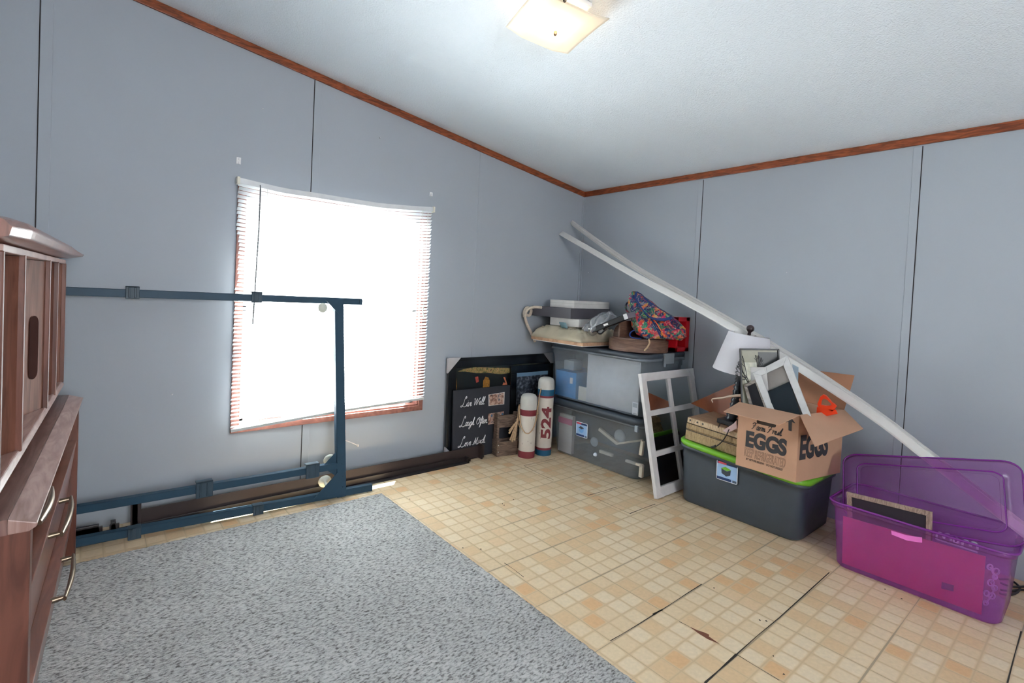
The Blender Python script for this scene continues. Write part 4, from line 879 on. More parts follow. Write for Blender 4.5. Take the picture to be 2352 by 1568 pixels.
stick((1474, 1013), (1470, 1045), -.50, .024, 'short upright cream strip at the right end of the lower clear bin')
stick((1376, 1036), (1405, 1046), -.50, .020, 'short cream strip low in the centre of the lower clear bin')
stick((1436, 1058), (1474, 1070), -.50, .016, 'cream strip near the bottom right corner of the lower clear bin')
stick((1472, 1068), (1470, 1096), -.50, .026, 'upright cream strip at the bottom right corner of the lower clear bin')
def disc(px, X, r, lab, m):
    c = at(*px, X=X); mb = MB(); mb.lathe([(.003, 0), (r * .9, 0), (r, .006), (r * .7, .02), (.003, .022)], 28, M=frameM(c, (0, -1, 0), (0, 0, 1)))
    tag(mb.build('white_dish', m), lab, 'dish')
disc((1425, 1002), -.44, .05, 'pale round dish inside the lower clear bin behind the strips', mat('pale dish', (206, 212, 220), .4))
disc((1366, 1014), -.46, .035, 'small grey white bowl left of the strips in the lower clear bin', mat('grey dish', (176, 186, 196), .4))
disc((1369, 1043), -.50, .014, 'tiny pale knob low in the lower clear bin', mat('pale dish', (206, 212, 220), .4))

# ------------------------------------------------------------------ on top of the bins
ZT = .8535
def axis_box(name, lab, cat, corner, left, right, top, X0, m, bev=.002, zb=None, y_left=None, back=None):
    c = at(*corner, X=X0); yl = at(*left, X=X0).y if y_left is None else y_left; xr = at(*right, Y=c.y).x if back is None else back; zt = at(*top, X=X0).z; z0 = c.z if zb is None else zb
    mb = MB(); mb.box(X0, xr, c.y, yl, z0, zt); o = mb.build(name, m, bevel=bev); return tag(o, lab, cat) , (X0, xr, c.y, yl, z0, zt)
# wrapped picture lying flat, hanging over the bin's end
fa, fb, fc = at(1229, 779, Z=ZT + .012), at(1342, 800, Z=ZT + .001), at(1392, 791, Z=ZT + .010)
WP = thing('wrapped_frame', 'flat picture wrapped in puffy cream plastic, lying on the upper bin under the cartons', 'wrapped picture', (-.40, -.40, ZT))
PZ = .869
mb = MB(); mb.box(-.655, -.22, -.66, -.115, PZ, PZ + .024); mb.build('frame', wood_mat('pale raw pine', (176, 138, 110), (206, 166, 134), scale=9, rough=.6, stretch=(8, 1, 1)), WP, bevel=.002)
mb = MB(); mb.box(-.645, -.23, -.65, -.125, PZ - .006, PZ + .001); mb.build('backing', WHITE, WP)
PFW = clear_mat('cream plastic wrap', (236, 228, 206), alpha=.12, rough=.25, gloss=.04, diff=(222, 210, 184))
mb = MB()
def puff(u, v):
    x = -.650 + .425 * u; y = -.655 + .535 * v; e = min(1, 11 * min(u, 1 - u, v, 1 - v)); 
    z = PZ + .025 + e ** .6 * (.072 + .030 * noise.noise(Vector((x * 9, y * 9, 1))) + .022 * noise.noise(Vector((x * 34, y * 16, 4))) + .010 * noise.noise(Vector((x * 70, y * 50, 9)))) + .018 * e * v
    return (x - .02 * (1 - e), y, min(max(z, PZ + .0245), .9855))
mb.grid(puff, 46, 60); mb.build('plastic_wrap', PFW, WP, solid=.0012)
W2, d2 = axis_box('white_box', 'small white carton on the cream plastic, below the long dark grey box', 'box', (1329, 752), (1263, 748), (1370, 757), (1329, 733.5), -.52, mat('white carton', (206, 202, 198), .6), back=-.20)
DB, dd = axis_box('dark_grey_box', 'long dark grey box on the small white carton, white rope over its end', 'box', (1310, 732), (1215, 728), (1440, 727), (1310, 708), -.56, mat('charcoal carton', (84, 82, 88), .55), back=-.10)
W1, d1 = axis_box('white_box', 'white box on top of the dark grey box, topmost of the pile', 'box', (1318, 709), (1263, 706), (1399, 718), (1318, 690.5), -.50, mat('white lacquered box', (212, 208, 204), .55), zb=dd[5] + .0005)
mb = MB(); z = (d1[4] + d1[5]) / 2 + .006; mb.box(d1[0] - .0012, d1[1] + .0, d1[2] - .0012, d1[3], z, z + .0012); c = mb.build('lid_seam', mat('grey seam', (150, 148, 146), .7)); c.parent = W1; c.matrix_parent_inverse = Matrix.Translation(W1.location).inverted()
# rope over the dark box's end
RW = mat('thick white cotton rope', (214, 200, 184), .9, var=.12, vscale=80, bump=.7, bscale=190)
def ry(x, y, Y_): return at(x, y, Y=Y_)
pts = [ry(1243, 706, -.16), ry(1228, 705, -.09), ry(1213, 710, -.06), ry(1206, 722, -.05), ry(1208, 737, -.05), ry(1214, 752, -.05), ry(1222, 768, -.05), ry(1229, 784, -.05)]
mb = MB(); mb.tube(catmull(pts, 5), .0115, 10); mb.tube(catmull([ry(1207, 722, -.035), ry(1216, 724, -.04), ry(1220, 712, -.05), ry(1211, 706, -.045), ry(1204, 715, -.035), ry(1204, 728, -.04)], 5), .0115, 10)
tag(mb.build('rope', RW), 'thick white twisted rope draped over the end of the dark grey box', 'rope')
# hardware bag on the carton
mb = MB(); M = face_frame((1286, 754), -.534); mb.grid(lambda u, v: (.002 + .075 * u + .01 * math.sin(v * 5), .0 + .05 * v, .004 + .006 * math.sin(u * 3.1) * math.sin(v * 3.1)), 8, 8, M=M)
HBG = tag(mb.build('hardware_bag', clear_mat('pale blue zip bag', (190, 214, 220), alpha=.3, diff=(140, 176, 186))), 'tiny clear bag of fixings in front of the small white carton', 'bag')
mb = MB(face_frame((1287, 744), -.526)); mb.tube([(0, 0, 0), (.035, .004, 0), (.038, -.008, 0), (0, -.012, 0), (0, 0, 0)], .0025, 6); c = mb.build('bracket', BLACKST); c.parent = HBG; c.matrix_parent_inverse = Matrix.Translation(HBG.location).inverted()
# crumpled clear bag
mb = MB(); ca, cb = at(1335, 762, X=-.54), at(1415, 728, X=-.46)
def bagf(u, v):
    p = ca.lerp(cb, u); wd = (.012 + .05 * math.sin(PI * min(u * 1.05, 1)) ** .7 + .03 * u) * (1 - .75 * max(0, u - .86) / .14); th = v * 2 * PI
    r = wd * (1 + .35 * noise.noise(Vector((u * 7, math.cos(th) * 1.6, math.sin(th) * 1.6)))); return (p.x + .9 * r * math.cos(th), p.y + .3 * r * math.cos(th), p.z + r * math.sin(th) * .9)
mb.grid(bagf, 40, 28); tag(mb.build('plastic_bag', clear_mat('crumpled clear polythene', (226, 230, 236), alpha=.35, rough=.12, gloss=.12, diff=(176, 178, 184))), 'crumpled clear plastic bag between the small white carton and the tilted black box', 'bag')
# tilted black album box
a, b = at(1360, 764, X=-.56), at(1443, 731, X=-.56); t = (b - a).normalized()
MA = frameM(a, t, (-.15, .25, 1)); LA = (b - a).length
ALB = thing('album_box', 'glossy black flat box lying tilted on the clear bag beside the backpack', 'box', a)
mb = MB(MA); mb.box(0, LA, -.0, .036, -.09, 0); mb.build('box', mat('glossy black carton', (26, 26, 29), .55, spec=.25), ALB, bevel=.004)
mb = MB(MA); mb.box(LA * .36, LA * .48, .011, .025, 0, .001); mb.build('label', WHITE, ALB)
mb = MB(MA); mb.box(LA - .03, LA + .002, -.001, .037, -.092, .002); mb.build('taped_end', clear_mat('clear tape', (220, 214, 224), alpha=.25, diff=(160, 150, 162)), ALB)
# round wooden tray with a half-round bracket on it
WT1 = wood_mat('dull brown veneer', (92, 66, 54), (122, 92, 76), scale=5, rough=.55, stretch=(1, 1, 6))
DC = Vector((-.32, -.885, ZT + .006)); DRr = .205
ROUND = thing('round_tray', 'round brown veneered wooden drum under the backpack at the end of the upper bin', 'wooden drum', DC)
mb = MB(Matrix.Translation(DC)); mb.lathe([(DRr, 0), (DRr, .078), (DRr - .008, .080)], 56); mb.build('drum', WT1, ROUND)
mb = MB(Matrix.Translation(DC)); mb.lathe([(DRr - .02, .080), (DRr - .02, .088)], 56); mb.build('lid', WT1, ROUND, bevel=.001)
zt = DC.z + .0885
BK = thing('shelf_bracket', 'brown wooden shelf bracket with quarter-round side standing on the drum behind the backpack', 'bracket', (-.40, -.80, zt))
a = at(1447, 774, X=-.42); 
mb = MB(); q = [(-.46, -.745 + 0, zt)]
pl = [(0, 0), (.075, 0), (.075, .095)] + [(.075 - .075 * math.sin(i / 8 * PI / 2) , .095 * math.cos(i / 8 * PI / 2)) for i in range(1, 8)]
ctr = at(1431, 775, X=-.40)
mb.prism([(-.42, ctr.y + .075 - x, zt + z) for x, z in pl], (.02, 0, 0)); mb.build('quarter_side', WT1, BK, bevel=.001)
mb = MB(); mb.box(-.46, -.15, ctr.y - .016, ctr.y - .002, zt, zt + .115); mb.build('upright_panel', WT1, BK, bevel=.001)
mb = MB(); mb.box(-.215, -.14, ctr.y - .12, ctr.y - .017, zt, zt + .155); tag(mb.build('dark_case', mat('dark brown case', (56, 44, 42), .5), bevel=.004), 'dark brown case standing on the drum behind the backpack', 'case')
# red shadow box
RX0, RX1 = at(1541, 800, Y=-1.035).x, -.035
MR = thing('shadow_box', 'bright red open shadow box at the right end of the upper bin, behind the backpack', 'shadow box', (-.12, -1.0, ZT + .01))
REDM = mat('glossy red lacquer', (196, 18, 34), .3); ry0, ry1 = -1.105, -1.015; rx0, rx1 = -.19, -.028; rz0, rz1 = ZT + .012, 1.108
mb = MB()
for x0, x1, z0, z1 in ((rx0, rx1, rz1 - .028, rz1), (rx0, rx1, rz0, rz0 + .028), (rx1 - .045, rx1, rz0, rz1), (rx0, rx0 + .02, rz0, rz1)): mb.box(x0, x1, ry0, ry1, z0, z1)
mb.build('frame', REDM, MR, bevel=.001)
mb = MB(); mb.box(rx0, rx1, ry1 - .006, ry1 + .001, rz0, rz1); mb.build('back', mat('dark backing', (52, 44, 42), .7), MR)
for k, (x, z, s_, m) in enumerate(((-.11, 1.03, .03, mat('white paper bits', (210, 210, 200), .6)), (-.12, .99, .02, mat('pale green bits', (140, 170, 140), .6)), (-.10, 1.055, .014, mat('dark green bits', (40, 80, 60), .6)), (-.14, .93, .026, mat('tan ball', (140, 112, 80), .6)), (-.10, .90, .02, mat('amber bits', (168, 130, 60), .5)))):
    mb = MB(); mb.box(-s_ * .7, s_ * .7, -.012, .012, -s_, s_, M=Matrix.Translation((x, ry1 - .025, z)) @ Matrix.Rotation(.5 * (-1) ** k, 4, 'Y')); mb.build('ornament', m, MR, bevel=.006)
# backpack
PAIS = paisley_mat(); NAVY = mat('navy webbing', (22, 44, 100), .7)
BP = thing('backpack', 'small drawstring backpack in multicolour paisley with navy binding, slumped on the round drum', 'backpack', (-.30, -.93, zt))
Rr = Vector((ROT[0][0], ROT[0][1], 0)).normalized(); Ff = Vector((.642, .766, 0)).normalized()
def bpt(x, y, dep): c = at(x, y, X=-.30); return c + Ff * dep
secs = [(780, 1480, 1568, .050), (768, 1474, 1574, .085), (750, 1466, 1570, .095), (735, 1460, 1560, .095), (718, 1452, 1543, .085), (702, 1449, 1522, .070), (688, 1448, 1500, .052), (676, 1452, 1478, .030), (670, 1457, 1468, .012)]
secs = [(778, 1486, 1562, .045), (770, 1474, 1570, .075), (752, 1464, 1570, .085), (735, 1460, 1550, .085), (720, 1456, 1534, .075), (704, 1450, 1510, .060), (690, 1448, 1494, .046), (678, 1448, 1472, .030), (670, 1452, 1460, .012)]
mb = MB(); rg = []
for j, (y, xl, xr, dp) in enumerate(secs):
    L_ = bpt(xl, y, 0); Rt = bpt(xr, y, 0); c = (L_ + Rt) / 2; hw = (Rt - L_).length / 2; ring = []
    for k in range(32):
        a = 2 * PI * k / 32; ww = 1 + .10 * noise.noise(Vector((math.cos(a) * 2, math.sin(a) * 2, j * .8)))
        q = c + Rr * hw * math.copysign(abs(math.cos(a)) ** .75, math.cos(a)) * ww + Ff * dp * math.copysign(abs(math.sin(a)) ** .8, math.sin(a)) * ww
        q.z = max(c.z, zt + .003) + .005 * math.sin(a * 3 + j); ring.append(q)
    rg.append(ring)
mb.loft(rg[::1]); mb.build('bag', PAIS, BP)
def onfront(x, y, lift):   # in front of the bag's face
    for (y0, xl0, xr0, d0), (y1, xl1, xr1, d1_) in zip(secs, secs[1:]):
        if y1 <= y <= y0: u = (y0 - y) / (y0 - y1); xl = xl0 + (xl1 - xl0) * u; xr = xr0 + (xr1 - xr0) * u; dp = d0 + (d1_ - d0) * u; break
    else: xl, xr, dp = secs[-1][1:] if y < secs[-1][0] else secs[0][1:]
    s_ = max(-1, min(1, (x - (xl + xr) / 2) / ((xr - xl) / 2))); f = dp * max(0, 1 - abs(s_) ** 2.2) ** .5 + lift
    d = (ROT.transposed() @ Vector(((x - CX) / FPX, (y - CY) / FPX, 1))).normalized(); return at(x, y, X=-.30) - d * f
flap = [(1462, 671), (1472, 676), (1484, 688), (1500, 700), (1518, 712), (1534, 722), (1541, 728), (1530, 733), (1512, 733), (1495, 728), (1480, 714), (1468, 696), (1460, 682)]
cf_ = (1488, 705)
mb = MB(); vs = []; fs = []; NR = 5
for r_ in range(NR + 1):
    for x, y in flap: vs.append(onfront(cf_[0] + (x - cf_[0]) * r_ / NR, cf_[1] + (y - cf_[1]) * r_ / NR, .034 - .006 * (r_ / NR) ** 3))
nF = len(flap)
for r_ in range(NR):
    for k in range(nF): fs.append((r_ * nF + k, (r_ + 1) * nF + k, (r_ + 1) * nF + (k + 1) % nF, r_ * nF + (k + 1) % nF))
mb.add(vs, fs, True); mb.build('flap', PAIS, BP, solid=.006)
mb = MB(); mb.tube([onfront(x, y, .014) for x, y in catmull([(a_, b_) for a_, b_ in flap] + [flap[0]], 2) for x, y in [(x, y)]] if False else [onfront(v.x, v.y, .030) for v in catmull(flap + [flap[0]], 3)], .0105, 8, flat=.6); mb.build('binding', NAVY, BP)
mb = MB(); mb.tube([onfront(v.x, v.y, .018) for v in catmull([(1496, 732), (1503, 745), (1511, 760), (1518, 774)], 5)], .007, 8, flat=.6); mb.build('piping', NAVY, BP)
mb = MB(); mb.tube([onfront(v.x, v.y, .020) for v in catmull([(1501, 732), (1510, 745), (1519, 760), (1526, 774)], 5)], .0035, 8); mb.build('piping', mat('orange piping', (214, 84, 40), .7), BP)
mb = MB(); mb.tube([at(v.x, v.y, X=-.34) for v in catmull([(1452, 690), (1441, 695), (1437, 704), (1440, 714), (1450, 720)], 5)], .009, 8, flat=.5); mb.build('shoulder_strap', PAIS, BP)
mb = MB(); mb.tube([at(v.x, v.y, X=-.42) for v in catmull([(1478, 768), (1462, 758), (1450, 762), (1447, 770), (1455, 776), (1472, 777)], 5)], .009, 8, flat=.4); mb.build('strap_loop', mat('blue webbing', (44, 74, 150), .7), BP)
mb = MB(); mb.tube(catmull([at(1490, 778, Y=-1.095) if False else at(1490, 779, X=-.47), at(1492, 787, X=-.475), at(1487, 797, X=-.48), at(1480, 805, X=-.485)], 4), .006, 8)
tag(mb.build('jute_cord', ROPE), 'short frayed jute cord end hanging over the side of the round drum', 'cord')

# ------------------------------------------------------------------ window-pane mirror leaning on the bins
MM, H = frameM((-.650, -1.30, 0), (1, 0, .0), (0, .168, .745)), math.hypot(.168, .745); W = .615
MI = thing('mirror', 'white framed six-pane mirror leaning against the end of the stacked clear bins', 'mirror', MM @ Vector((W / 2, 0, 0)))
MWH = mat('satin off white frame', (204, 200, 200), .4)
mb = MB(MM); fw_ = .052
for x0, x1, y0, y1 in ((0, fw_, 0, H), (W - fw_, W, 0, H), (fw_, W - fw_, 0, fw_ + .01), (fw_, W - fw_, H - fw_, H)): mb.box(x0, x1, y0, y1, 0, .024)
mb.build('frame', MWH, MI, bevel=.003)
xs_ = W / 2; ys_ = [H * (1 / 3) + .004, H * (2 / 3)]
mb = MB(MM); mb.box(xs_ - .017, xs_ + .017, fw_, H - fw_, .010, .021)
for y in ys_: mb.box(fw_, W - fw_, y - .017, y + .017, .010, .0215)
mb.build('glazing_bars', MWH, MI, bevel=.002)
mir = bpy.data.materials.new('mirror glass'); mir.use_nodes = True; q = mir.node_tree.nodes['Principled BSDF']; q.inputs['Base Color'].default_value = (.72, .76, .76, 1); q.inputs['Metallic'].default_value = 1; q.inputs['Roughness'].default_value = .015
cols_ = [(fw_, xs_ - .017), (xs_ + .017, W - fw_)]; rows_ = [(fw_ + .01, ys_[0] - .017), (ys_[0] + .017, ys_[1] - .017), (ys_[1] + .017, H - fw_)]
for x0, x1 in cols_:
    for y0, y1 in rows_: mb = MB(MM); mb.box(x0 - .001, x1 + .001, y0 - .001, y1 + .001, .006, .011); mb.build('pane', mir, MI)
for cx, cy_, sx, sy in ((0, H, 1, -1), (W, H, -1, -1), (0, 0, 1, 1), (W, 0, -1, 1)):
    mb = MB(MM); k = .075; a = [(cx, cy_), (cx + sx * k, cy_), (cx, cy_ + sy * k)]
    if sx * sy < 0: a = a[::-1]
    mb.prism([(x, y, .0245) for x, y in a], (0, 0, .001)); mb.build('corner_guard', mat('white card corner', (210, 206, 206), .6), MI)

# ------------------------------------------------------------------ dark tote with green lid
TOTM = mat('dark slate plastic', (60, 68, 77), .42, var=.05, bump=.25, bscale=5)
GRN = mat('lime green plastic', (112, 176, 44), .38)
sl_ = lambda x, y: .068 * (y + 1.40)
TO = tub('storage_tote', 'dark grey tote with lime green lid carrying the egg box and wooden drawers', 'storage tote', -.532, -.06, -2.092, -1.375, .0, .352, .008, .016, TOTM, r=.075, tilt=sl_, ribs=False)
lidof(TO, -.548, -.045, -2.108, -1.362, .350, .378, GRN, r=.09, tilt=sl_, raise_=.016)
lz = lambda y: .378 + .068 * (y + 1.40)
M = frameM(at(1645, 1098, X=-.536), (0, -1, 0), (-.03, 0, 1)); label_card(TO, M, .124, .112, None, (GRN, TOTM))
# wooden drawers and boards stacked on it
PALE = wood_mat('pale worn pine', (168, 142, 112), (206, 182, 152), scale=6, rough=.65, stretch=(2, 10, 2), bump=.15)
PALED = wood_mat('yellowed rough pine edge', (136, 112, 80), (178, 154, 116), scale=8, rough=.75, stretch=(2, 10, 2), bump=.25)
TOPW = wood_mat('dull tan wood top', (140, 108, 82), (168, 134, 104), scale=5, rough=.55, stretch=(8, 1, 1))
def slopeM(x, y, dz=0): return frameM((x, y, lz(y) + .003 + dz), (1, 0, 0), (0, 1, .068))
for k, (nm, lab, z0, z1, m, dx, dy) in enumerate((
        ('wooden_crate', 'lowest of three old wooden drawer boards stacked on the green lid', .0, .062, PALED, 0, 0),
        ('wooden_crate', 'middle one of three old wooden drawer boards on the green lid', .064, .102, PALED, .006, .004),
        ('wooden_crate', 'topmost flat drawer board on the green lid, tan top, under the lamp', .104, .138, PALE, -.002, -.004))):
    Ms = slopeM(-.515 + dx, -1.405 + dy, 0); T = thing(nm, lab, 'wooden box', Ms.translation)
    mb = MB(Ms); mb.box(0, .30, -.345, 0, z0, z1 - (.003 if k == 2 else 0)); mb.build('carcass', m, T, bevel=.002)
    if k == 2:
        mb = MB(Ms); mb.box(.006, .298, -.343, -.004, z1 - .004, z1); mb.build('top_panel', TOPW, T)
        for yy in (-.018, -.065, -.10): mb = MB(Ms); mb.lathe([(.006, 0), (.005, .001)], 10, M=frameM((0, yy, (z0 + z1) / 2), (0, -1, 0), (0, 0, 1))); mb.build('knot', mat('dark knot', (70, 70, 66), .6), T)
        def rag(x): return x
    else:
        mb = MB(Ms); mb.box(-.001, .0, -.345, 0, z1 - .006, z1 - .002); mb.build('dark_joint', DARKGAP, T)
# table lamp
A0 = at(1677, 974, X=-.40); A1 = at(1723, 757, X=-.37); zb_ = lz(A0.y) + .1425
ax_ = (A1 - A0).normalized(); MLp = frameM((A0.x, A0.y, zb_), Vector((1, 0, 0)).cross(ax_).cross(ax_) * -1 if False else ax_.cross(Vector((0, 1, 0))), Vector((0, 1, 0)))
rx = Vector((1, 0, 0)) - ax_ * ax_.x; MLp = frameM((A0.x, A0.y, zb_), rx, ax_.cross(rx))
LP = thing('table_lamp', 'table lamp with white drum shade and black turned stem, standing tilted on the drawers', 'table lamp', (A0.x, A0.y, zb_))
mb = MB(Matrix.Translation((A0.x, A0.y, zb_)) @ Matrix.Rotation(.073, 4, 'X')); mb.box(-.056, .056, -.056, .056, 0, .026); mb.build('base', mat('satin black base', (38, 38, 42), .4), LP, bevel=.003)
LB = mat('glossy black turned wood', (34, 40, 48), .28); HL = (A1 - A0).length
prf = [(.030, .026), (.034, .034), (.028, .044), (.033, .054), (.030, .066), (.018, .074)]
z = .08
while z < HL - .30: prf += [(.019, z), (.025, z + .012), (.019, z + .024)]; z += .026
prf += [(.016, z + .004), (.024, z + .014), (.028, z + .024), (.012, z + .030), (.008, HL - .1), (.006, HL - .02)]
mb = MB(MLp); mb.lathe(prf, 24); mb.build('stem', LB, LP)
SHM = bpy.data.materials.new('white fabric shade'); SHM.use_nodes = True; N = SHM.node_tree.nodes; q = N['Principled BSDF']; q.inputs['Base Color'].default_value = srgb(232, 230, 236); q.inputs['Roughness'].default_value = .9
tl = N.new('ShaderNodeBsdfTranslucent'); tl.inputs[0].default_value = srgb(236, 234, 238); mx = N.new('ShaderNodeMixShader'); mx.inputs[0].default_value = .3
SHM.node_tree.links.new(q.outputs[0], mx.inputs[1]); SHM.node_tree.links.new(tl.outputs[0], mx.inputs[2]); SHM.node_tree.links.new(mx.outputs[0], N['Material Output'].inputs[0])
mb = MB(MLp); zs0, zs1 = HL - .262, HL - .030; mb.lathe([(.158, zs0), (.1585, zs0 + .004), (.1125, zs1 - .003), (.112, zs1), (.110, zs1), (.1565, zs0)], 56, cap=False); mb.build('shade', SHM, LP)
mb = MB(MLp)
for a in (0, 2.09, 4.19): mb.tube([(0, 0, zs1 - .012), (.111 * math.cos(a), .111 * math.sin(a), zs1 - .004)], .002, 6)
mb.build('shade_ring', BRASS, LP)
mb = MB(MLp); mb.lathe([(.004, zs1 - .015), (.010, zs1 + .0), (.008, zs1 + .012), (.012, zs1 + .016), (.020, zs1 + .026), (.022, zs1 + .036), (.018, zs1 + .048), (.006, zs1 + .056)], 20); mb.build('finial', mat('dark brown knob', (52, 40, 42), .35), LP)
mb = MB(); mb.tube(catmull([at(1650, 981, Z=zb_ + .004), at(1657, 968, Z=zb_ + .006), at(1668, 964, Z=zb_ + .008)], 4), .003, 6)
cab = [at(x, y, X=-.535) for x, y in ((1675, 985), (1668, 1000), (1658, 1014), (1646, 1024), (1634, 1027))]
mb.tube(catmull(cab, 4), .003, 6); mb.tube([cab[-2] + (cab[-1] - cab[-2]) * .2, cab[-1]], [.008, .006], 8); mb.build('cord', BLACK, LP)
# the small pinkish clip on the cord
def slab(pix, X, th, nrm=None, dX=None):
    P = [at(x, y, X=X if dX is None else X + dX[i]) for i, (x, y) in enumerate(pix)]; mb = MB(); mb.quadslab(P, th); return mb
tag(slab([(1660, 989), (1686, 972), (1692, 965), (1694, 983), (1672, 994)], -.53, .012).build('clothes_peg', mat('pale pink plastic', (206, 178, 178), .4), bevel=.002), 'pale pink plastic clip on the drawers by the egg box', 'clip')
# wooden hanger tip
hp = [at(x, y, X=-.52) for x, y in ((1637, 924), (1635, 917), (1643, 915), (1662, 913), (1682, 909), (1704, 908))]
mb = MB(); mb.tube(catmull(hp, 4), [.004] * 5 + [.006 + .0005 * i for i in range(16)], 8, flat=.6); tag(mb.build('coat_hanger', mat('pale beech', (206, 178, 158), .5)), 'pale wooden hanger arm poking out left of the egg box', 'hanger')
# reddish brown board
BRD = wood_mat('reddish brown hardboard', (146, 74, 38), (166, 90, 48), scale=2, rough=.35, stretch=(1, 1, 1))
a = at(1587, 926, X=-.21); b = at(1745, 856, X=-.13); c = at(1692, 975, X=-.235); d = b + c - a
mb = MB(); mb.quadslab([a, c, d, b], .004); tag(mb.build('hardboard_panel', BRD), 'reddish brown hardboard panel standing on its corner behind the lamp', 'panel')

# ------------------------------------------------------------------ egg box and what it holds
EZ0, EZ1 = .352, .690
fl, fr_, br, bl = Vector((-.604, -1.768, 0)), Vector((-.617, -2.098, 0)), Vector((-.292, -2.150, 0)), Vector((-.280, -1.825, 0))
fr_.xy = at(1827, 1108, Z=EZ0 - .008).xy; fl.xy = at(1689, 1067, Z=EZ0 - .002).xy
MEi = frameM((fl.x, fl.y, EZ0 - .002), (fr_.x - fl.x, fr_.y - fl.y, -.008), (0, 0, 1)); DW = (fr_ - fl).length
z1 = P2M(MEi, 1698, 924, 0)[1]; EZ1 = EZ0 + z1
dpt = Vector((-(fr_.y - fl.y), (fr_.x - fl.x), 0)).normalized() * .315; br = at(1930, 1083, Z=EZ0 - .005); br.z = 0; bl = fl + (br - fr_)
EG = thing('egg_box', 'open kraft cardboard box printed Farm Fresh EGGS on the green lidded tote', 'cardboard box', ((fl.x + br.x) / 2, (fl.y + br.y) / 2, EZ0))
mb = MB(); o = [fl, fr_, br, bl]; cc = (fl + br) / 2
def lift(p, z): 
    q = Vector((p.x, p.y, z + .075 * (p.y + 1.77) * .35)); return q
outer0 = [lift(p, EZ0) for p in o]; outer1 = [lift(p, EZ1) for p in o]; inn1 = [lift(cc + (p - cc) * .975, EZ1) for p in o]; inn0 = [lift(cc + (p - cc) * .975, EZ0 + .006) for p in o]
mb.loft([outer0, outer1, inn1, inn0], smooth=False); mb.build('carton', CARD, EG, bevel=.002)
def flap_(pts, m=CARD, th=.004): mb = MB(); mb.quadslab(pts, th); return mb.build('flap', m, EG, bevel=.001)
T0, T1, T2_, T3 = outer1
def pixray(px, n_, p0):   # point on the plane through p0 with normal n_
    d = ROT.transposed() @ Vector(((px[0] - CX) / FPX, (px[1] - CY) / FPX, 1)); return CAM + d * ((p0 - CAM).dot(n_) / d.dot(n_))
out = Vector((fr_.y - fl.y, -(fr_.x - fl.x), 0)).normalized()
if out.x > 0: out = -out
nf = (T1 - T0).cross(out * 1 + Vector((0, 0, -.16))).normalized()
flap_([T0, T1, pixray((1789, 976), nf, T1), pixray((1662, 945), nf, T0)])
so = Vector((T1 - T0)); so.z = 0; so.normalize(); ns = (T2_ - T1).cross(so + Vector((0, 0, -.55))).normalized()
flap_([T1, T2_, pixray((1983, 985), ns, T1), pixray((1872, 1026), ns, T1)])
flap_([T3, T2_, at(1963, 862, X=-.12), at(1834, 846, X=-.12)], CARDIN)
ff = MB()
MF = frameM(outer0[0] + out * .0012, (outer0[1] - outer0[0]), (0, 0, 1))
def FP(x, y): return P2M(MF, x, y, 0)
def print_text(tx, p, q, hpx, parent, m=INK, **k):
    a_, b_ = FP(*p), FP(*q); ang = math.atan2(b_[1] - a_[1], b_[0] - a_[0]); wd = math.hypot(b_[0] - a_[0], b_[1] - a_[1]); hh = abs(FP(p[0], p[1] - hpx)[1] - a_[1])
    mb = MB(); textmesh(mb, tx, MF @ Matrix.Translation((a_[0], a_[1], .0)) @ Matrix.Rotation(ang, 4, 'Z'), size=hh / .72, width=wd, **k); return mb.build('lettering', m, parent)
print_text('EGGS', (1712, 1022), (1806, 1046), 34, EG, bold=.006, depth=.0003)
print_text('KEEP REFRIGERATED', (1709, 1045), (1803, 1074), 20, EG, outline=.00045)
print_text('AT 45°F OR BELOW    DO NOT FREEZE', (1713, 1055), (1797, 1081), 5, EG, depth=.0003)
a_, b_ = FP(1726, 984), FP(1795, 1001); mb = MB(MF @ Matrix.Translation((a_[0], a_[1], 0)) @ Matrix.Rotation(math.atan2(b_[1] - a_[1], b_[0] - a_[0]), 4, 'Z')); script(mb, 'Farm Fresh', None, .018, b_[0] - a_[0], .0018); mb.build('lettering', INK, EG)
aw = [FP(x, y) for x, y in ((1811, 988), (1811, 968), (1805, 970), (1816, 957), (1827, 972), (1819, 969), (1818, 990))]
mb = MB(MF); mb.prism([(x, y, 0) for x, y in aw][::-1], (0, 0, .0005)); mb.build('arrow', INK, EG)
hc = FP(1760, 972); mb = MB(MF); mb.prism([(hc[0] + x, hc[1] + y, 0) for x, y in rrect(.048, .012, .0115, 5)], (0, 0, .0004)); mb.build('hand_hole', mat('dark hole', (50, 38, 32), .9), EG)
sM = frameM(outer0[1] - so * -.0012, (outer0[2] - outer0[1]), (0, 0, 1)); a_ = P2M(sM, 1836, 1053, 0); b_ = P2M(sM, 1893, 1038, 0); hh = P2M(sM, 1838, 1001, 0)[1] - a_[1]
mb = MB(); textmesh(mb, 'EGGS', sM @ Matrix.Translation((a_[0], a_[1], .0012)), size=hh / .72, width=b_[0] - a_[0] + .03, bold=.008, depth=.0003); mb.build('lettering', INK, EG)
